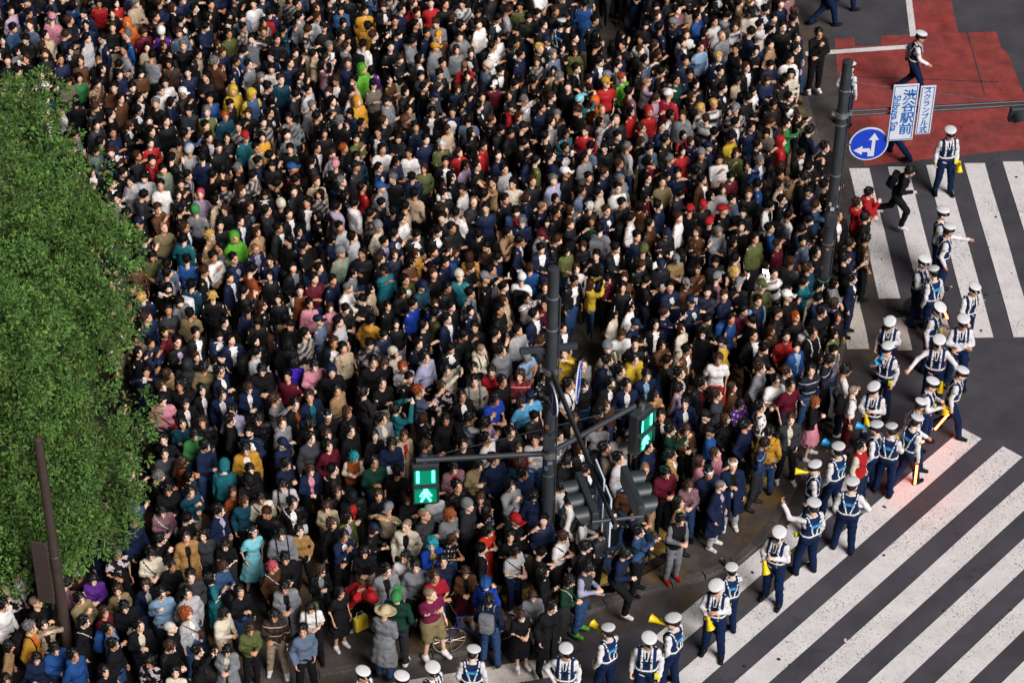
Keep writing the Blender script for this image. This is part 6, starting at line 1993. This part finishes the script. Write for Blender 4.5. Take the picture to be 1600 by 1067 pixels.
# ---- tree
def leaf_mat():
    m, t, b = new_mat('camphor_leaf'); a = t.nodes.new('ShaderNodeAttribute'); a.attribute_name = 'Col'; t.links.new(a.outputs['Color'], b.inputs['Base Color']); b.inputs['Roughness'].default_value = .6; b.inputs['Specular IOR Level'].default_value = .2
    tr = t.nodes.new('ShaderNodeBsdfTranslucent'); t.links.new(a.outputs['Color'], tr.inputs[0]); ms = t.nodes.new('ShaderNodeMixShader'); ms.inputs[0].default_value = .15
    t.links.new(b.outputs[0], ms.inputs[1]); t.links.new(tr.outputs[0], ms.inputs[2]); t.links.new(ms.outputs[0], t.nodes['Material Output'].inputs[0]); return m
def tree():
    rg = np.random.default_rng(5); ctr = unproj(-235, 525, 5.0); ctr = np.array(ctr); rad = np.array((4.3, 4.1, 4.4))
    root = empty('camphor_tree', (ctr[0], ctr[1], 0)); tag(root, 'big bushy green tree filling the left edge of the picture', 'tree')
    bark = plain('bark', (.06, .045, .035), .9, noise=.4, nscale=12, bump=.6, bscale=25)
    b = MB(); b.tube([(0, 0, 0), (.05, .03, 1.5), (-.04, .02, 3.2), (.03, -.02, 5.2), (0, 0, 7.6)], [.34, .28, .25, .18, .06], 14); b.build('trunk', bark, root, True)
    for i in range(16):
        a = i * 2.4; z0 = rg.uniform(1.8, 5.0); L = rg.uniform(2.4, 3.7); e = rg.uniform(.25, .9); d = np.array((math.cos(a) * math.cos(e), math.sin(a) * math.cos(e), math.sin(e)))
        p = [np.array((0, 0, z0)), np.array((0, 0, z0)) + d * L * .5 + (0, 0, .1), np.array((0, 0, z0)) + d * L + (0, 0, .35)]
        b = MB(); b.tube([tuple(q) for q in p], [.10, .06, .02], 7); b.build('limb', bark, root, True)
    # clumps of leaves over the whole crown, gathered in boughs
    LOB = [(ctr, rad, 300)]
    for u_, v_, z_, r_, k_ in ((-60, 235, 7.6, 1.8, 60), (30, 335, 6.4, 1.5, 50), (72, 445, 5.5, 1.45, 46), (66, 560, 4.5, 1.4, 46), (92, 675, 3.4, 1.4, 44), (95, 775, 2.7, 1.15, 36), (5, 830, 2.3, 1.2, 36), (-60, 420, 7.0, 2.2, 50)):
        LOB.append((np.array(unproj(u_, v_, z_)), np.array((r_, r_, r_ * .95)), k_))
    cl = []
    for c_, r_, k_ in LOB:
        u = rg.normal(size=(k_, 3)); u /= np.linalg.norm(u, axis=1)[:, None]; rr = rg.uniform(.38, 1.0, k_) ** .5
        cl.append(c_ - ctr + u * r_ * (rr * (.90 + .08 * np.sin(u[:, 0] * 7 + u[:, 2] * 5) + .05 * rg.normal(size=k_)))[:, None])
    cl = np.concatenate(cl); K = len(cl); cr = rg.uniform(.34, .80, K)
    nt_ = (rg.uniform(11, 16, K) * (cr / .5) ** 1.9).astype(int); tb = np.repeat(np.arange(K), nt_); T = len(tb)      # sprigs on each bough
    tv = rg.normal(size=(T, 3)); tv /= np.linalg.norm(tv, axis=1)[:, None]; ou = cl / rad; ou /= np.linalg.norm(ou, axis=1)[:, None]
    tv = tv + ou[tb] * .55 + (0, 0, .3); tv /= np.linalg.norm(tv, axis=1)[:, None]; tp = cl[tb] + tv * (cr[tb] * rg.uniform(.62, 1.0, T))[:, None] * (1, 1, .8)
    m = rg.integers(13, 21, T); tid = np.repeat(np.arange(T), m); N = len(tid)                                        # leaves on each sprig
    ld = rg.normal(size=(N, 3)) * .8 + tv[tid] * .8 + (0, 0, .15); ld /= np.linalg.norm(ld, axis=1)[:, None]
    L = rg.uniform(.050, .095, N)[:, None]; pos = tp[tid] + ld * rg.uniform(.02, .13, N)[:, None]
    up_ = tv[tid] * .5 + (0, 0, .7) + rg.normal(size=(N, 3)) * .35; bx = np.cross(ld, up_); bx /= np.linalg.norm(bx, axis=1)[:, None] + 1e-9; nr = np.cross(bx, ld); w = L * rg.uniform(.20, .30, N)[:, None]
    V = np.stack([pos, pos + ld * L * .45 + bx * w + nr * .004, pos + ld * L - nr * L * .18, pos + ld * L * .45 - bx * w + nr * .004], 1).reshape(-1, 3) + (0, 0, ctr[2])
    Q = np.arange(N * 4).reshape(N, 4)
    base = np.array((.094, .188, .044)); c = base * rg.uniform(.65, 1.3, (N, 1)) * rg.uniform(.70, 1.35, T)[tid][:, None] * rg.uniform(.75, 1.25, K)[tb][tid][:, None]
    warm = rg.random(T)[tid] < .10; c[warm] *= (1.35, 1.08, .9); yl = rg.random(N) < .012; c[yl] = np.array((.26, .20, .06)) * rg.uniform(.6, 1.2, (yl.sum(), 1))
    o = mob('crown', mesh_np('crown', V, Q, leaf_mat(), False, np.repeat(c, 4, 0)), root); print('leaves', N)
tree()
# ---- bicycle
def bicycle():
    f = unproj(718, 996, .44); r = unproj(770, 984, .44); d = (r - f); d.z = 0; a = math.atan2(d.y, d.x); c = (f + r) / 2
    root = empty('bicycle', (c.x, c.y, Z_PAVE), a); tag(root, 'blue bicycle with thin tyres standing behind the backpack wearer', 'bicycle')
    m_f = plain('bike_frame_blue', (.02, .05, .28), .3); m_t = plain('tyre', (.015, .015, .015), .7); m_r = plain('rim_alloy', (.5, .5, .48), .3, .8)
    for x in (-.5, .5):
        X = Matrix.Translation((x, 0, .34)) @ Matrix.Rotation(R_(90), 4, 'X'); w = empty('wheel'); w.parent = root
        MB().tube([X @ Vector((.325 * math.cos(t), .325 * math.sin(t), 0)) for t in [2 * math.pi * i / 36 for i in range(37)]], .016, 8, False).build('tyre', m_t, w, True)
        MB().tube([X @ Vector((.302 * math.cos(t), .302 * math.sin(t), 0)) for t in [2 * math.pi * i / 36 for i in range(37)]], .011, 6, False).build('rim', m_r, w, True)
        b = MB(); b.tube([X @ Vector((0, 0, -.05)), X @ Vector((0, 0, .05))], .025, 10); b.build('hub', m_r, w, True); b = MB()
        for i in range(18): t = 2 * math.pi * i / 18; b.tube([X @ Vector((0, 0, .03 * (-1) ** i)), X @ Vector((.30 * math.cos(t), .30 * math.sin(t), 0))], .002, 4)
        tag(b.build('spokes', m_r, w), kind='stuff')
    b = MB()
    for p, q in (((-.36, 0, .86), (.14, 0, .84)), ((-.34, 0, .76), (.02, 0, .30)), ((.02, 0, .30), (.15, 0, .90)), ((.02, 0, .30), (.5, 0, .34)), ((.14, 0, .82), (.5, 0, .34)), ((-.36, 0, .90), (-.33, 0, .72))): b.tube([p, q], .017, 8)
    for s in (-.045, .045): b.tube([(-.345, s, .72), (-.5, s, .34)], .011, 8)
    b.build('frame', m_f, root, True)
    MB().tube([(-.42, -.28, 1.0), (-.40, -.1, .98), (-.36, 0, .94), (-.40, .1, .98), (-.42, .28, 1.0)], .013, 8).build('handlebar', m_t, root, True)
    b = MB(); b.box((.17, 0, .95), (.26, .13, .06), bev=.025); b.build('saddle', m_t, root, True)
    MB().tube([(.02, -.05, .30), (.02, .05, .30), (.10, .06, .16)], .012, 8).build('crank', m_r, root, True)
bicycle()
# ---- small carried things
def paper_trays():
    c = unproj(400 + 635 / 4, 300 + 752 / 4, 1.25); M_CARD = plain('cardboard', (.36, .22, .12), .85, noise=.2); M_CW = plain('paper_white', (.75, .72, .68), .8)
    for k in range(4):
        o = MB(); o.box((0, 0, 0), (.26, .22, .045), bev=.006); o = o.build('cardboard_tray', M_CARD if k % 2 == 0 else M_CW); o.location = (c.x, c.y, c.z + .047 * k); o.rotation_euler = (0, 0, .3 + .05 * k)
        tag(o, ['lowest brown cardboard tray held by the man in white shirt', 'lower white tray in the stack held by the man in white shirt', 'upper brown tray in the stack held by the man in white shirt', 'topmost white tray of the stack held by the man in white shirt'][k], 'tray', 'stacked trays')
paper_trays()
def flash_lamp():
    c = unproj(1197, 424, 1.62); r = empty('lamp_panel', (c.x, c.y, c.z), R_(-20)); tag(r, 'glaring white hand lamp held up at the right edge of the crowd', 'lamp')
    MB().box((0, 0, 0), (.15, .03, .10), bev=.008).build('case', M_CAPB, r); MB().box((0, -.018, 0), (.13, .004, .085)).build('light_face', emit('lamp_face', (1, .96, .9), 60), r)
    MB().tube([(0, 0, -.05), (0, 0, -.18)], .012, 8).build('handle', M_CAPB, r)
flash_lamp()
b = MB(); c = unproj(400 + 655 / 4, 800 + 690 / 4, .78); bagm = plain('bag_yellow', (.78, .58, .03), .5)
bag = empty('shopping_bag', (c.x, c.y, c.z), .6); tag(bag, 'bright yellow shopping bag held by the bending person in red', 'bag')
b.box((0, 0, 0), (.26, .12, .30), bev=.02); b.build('sack', bagm, bag, True)
for s in (-.04, .04): MB().tube([(-.07, s, .14), (-.05, s, .24), (.05, s, .24), (.07, s, .14)], .006, 6).build('handle', M_SWHITE, bag, True)
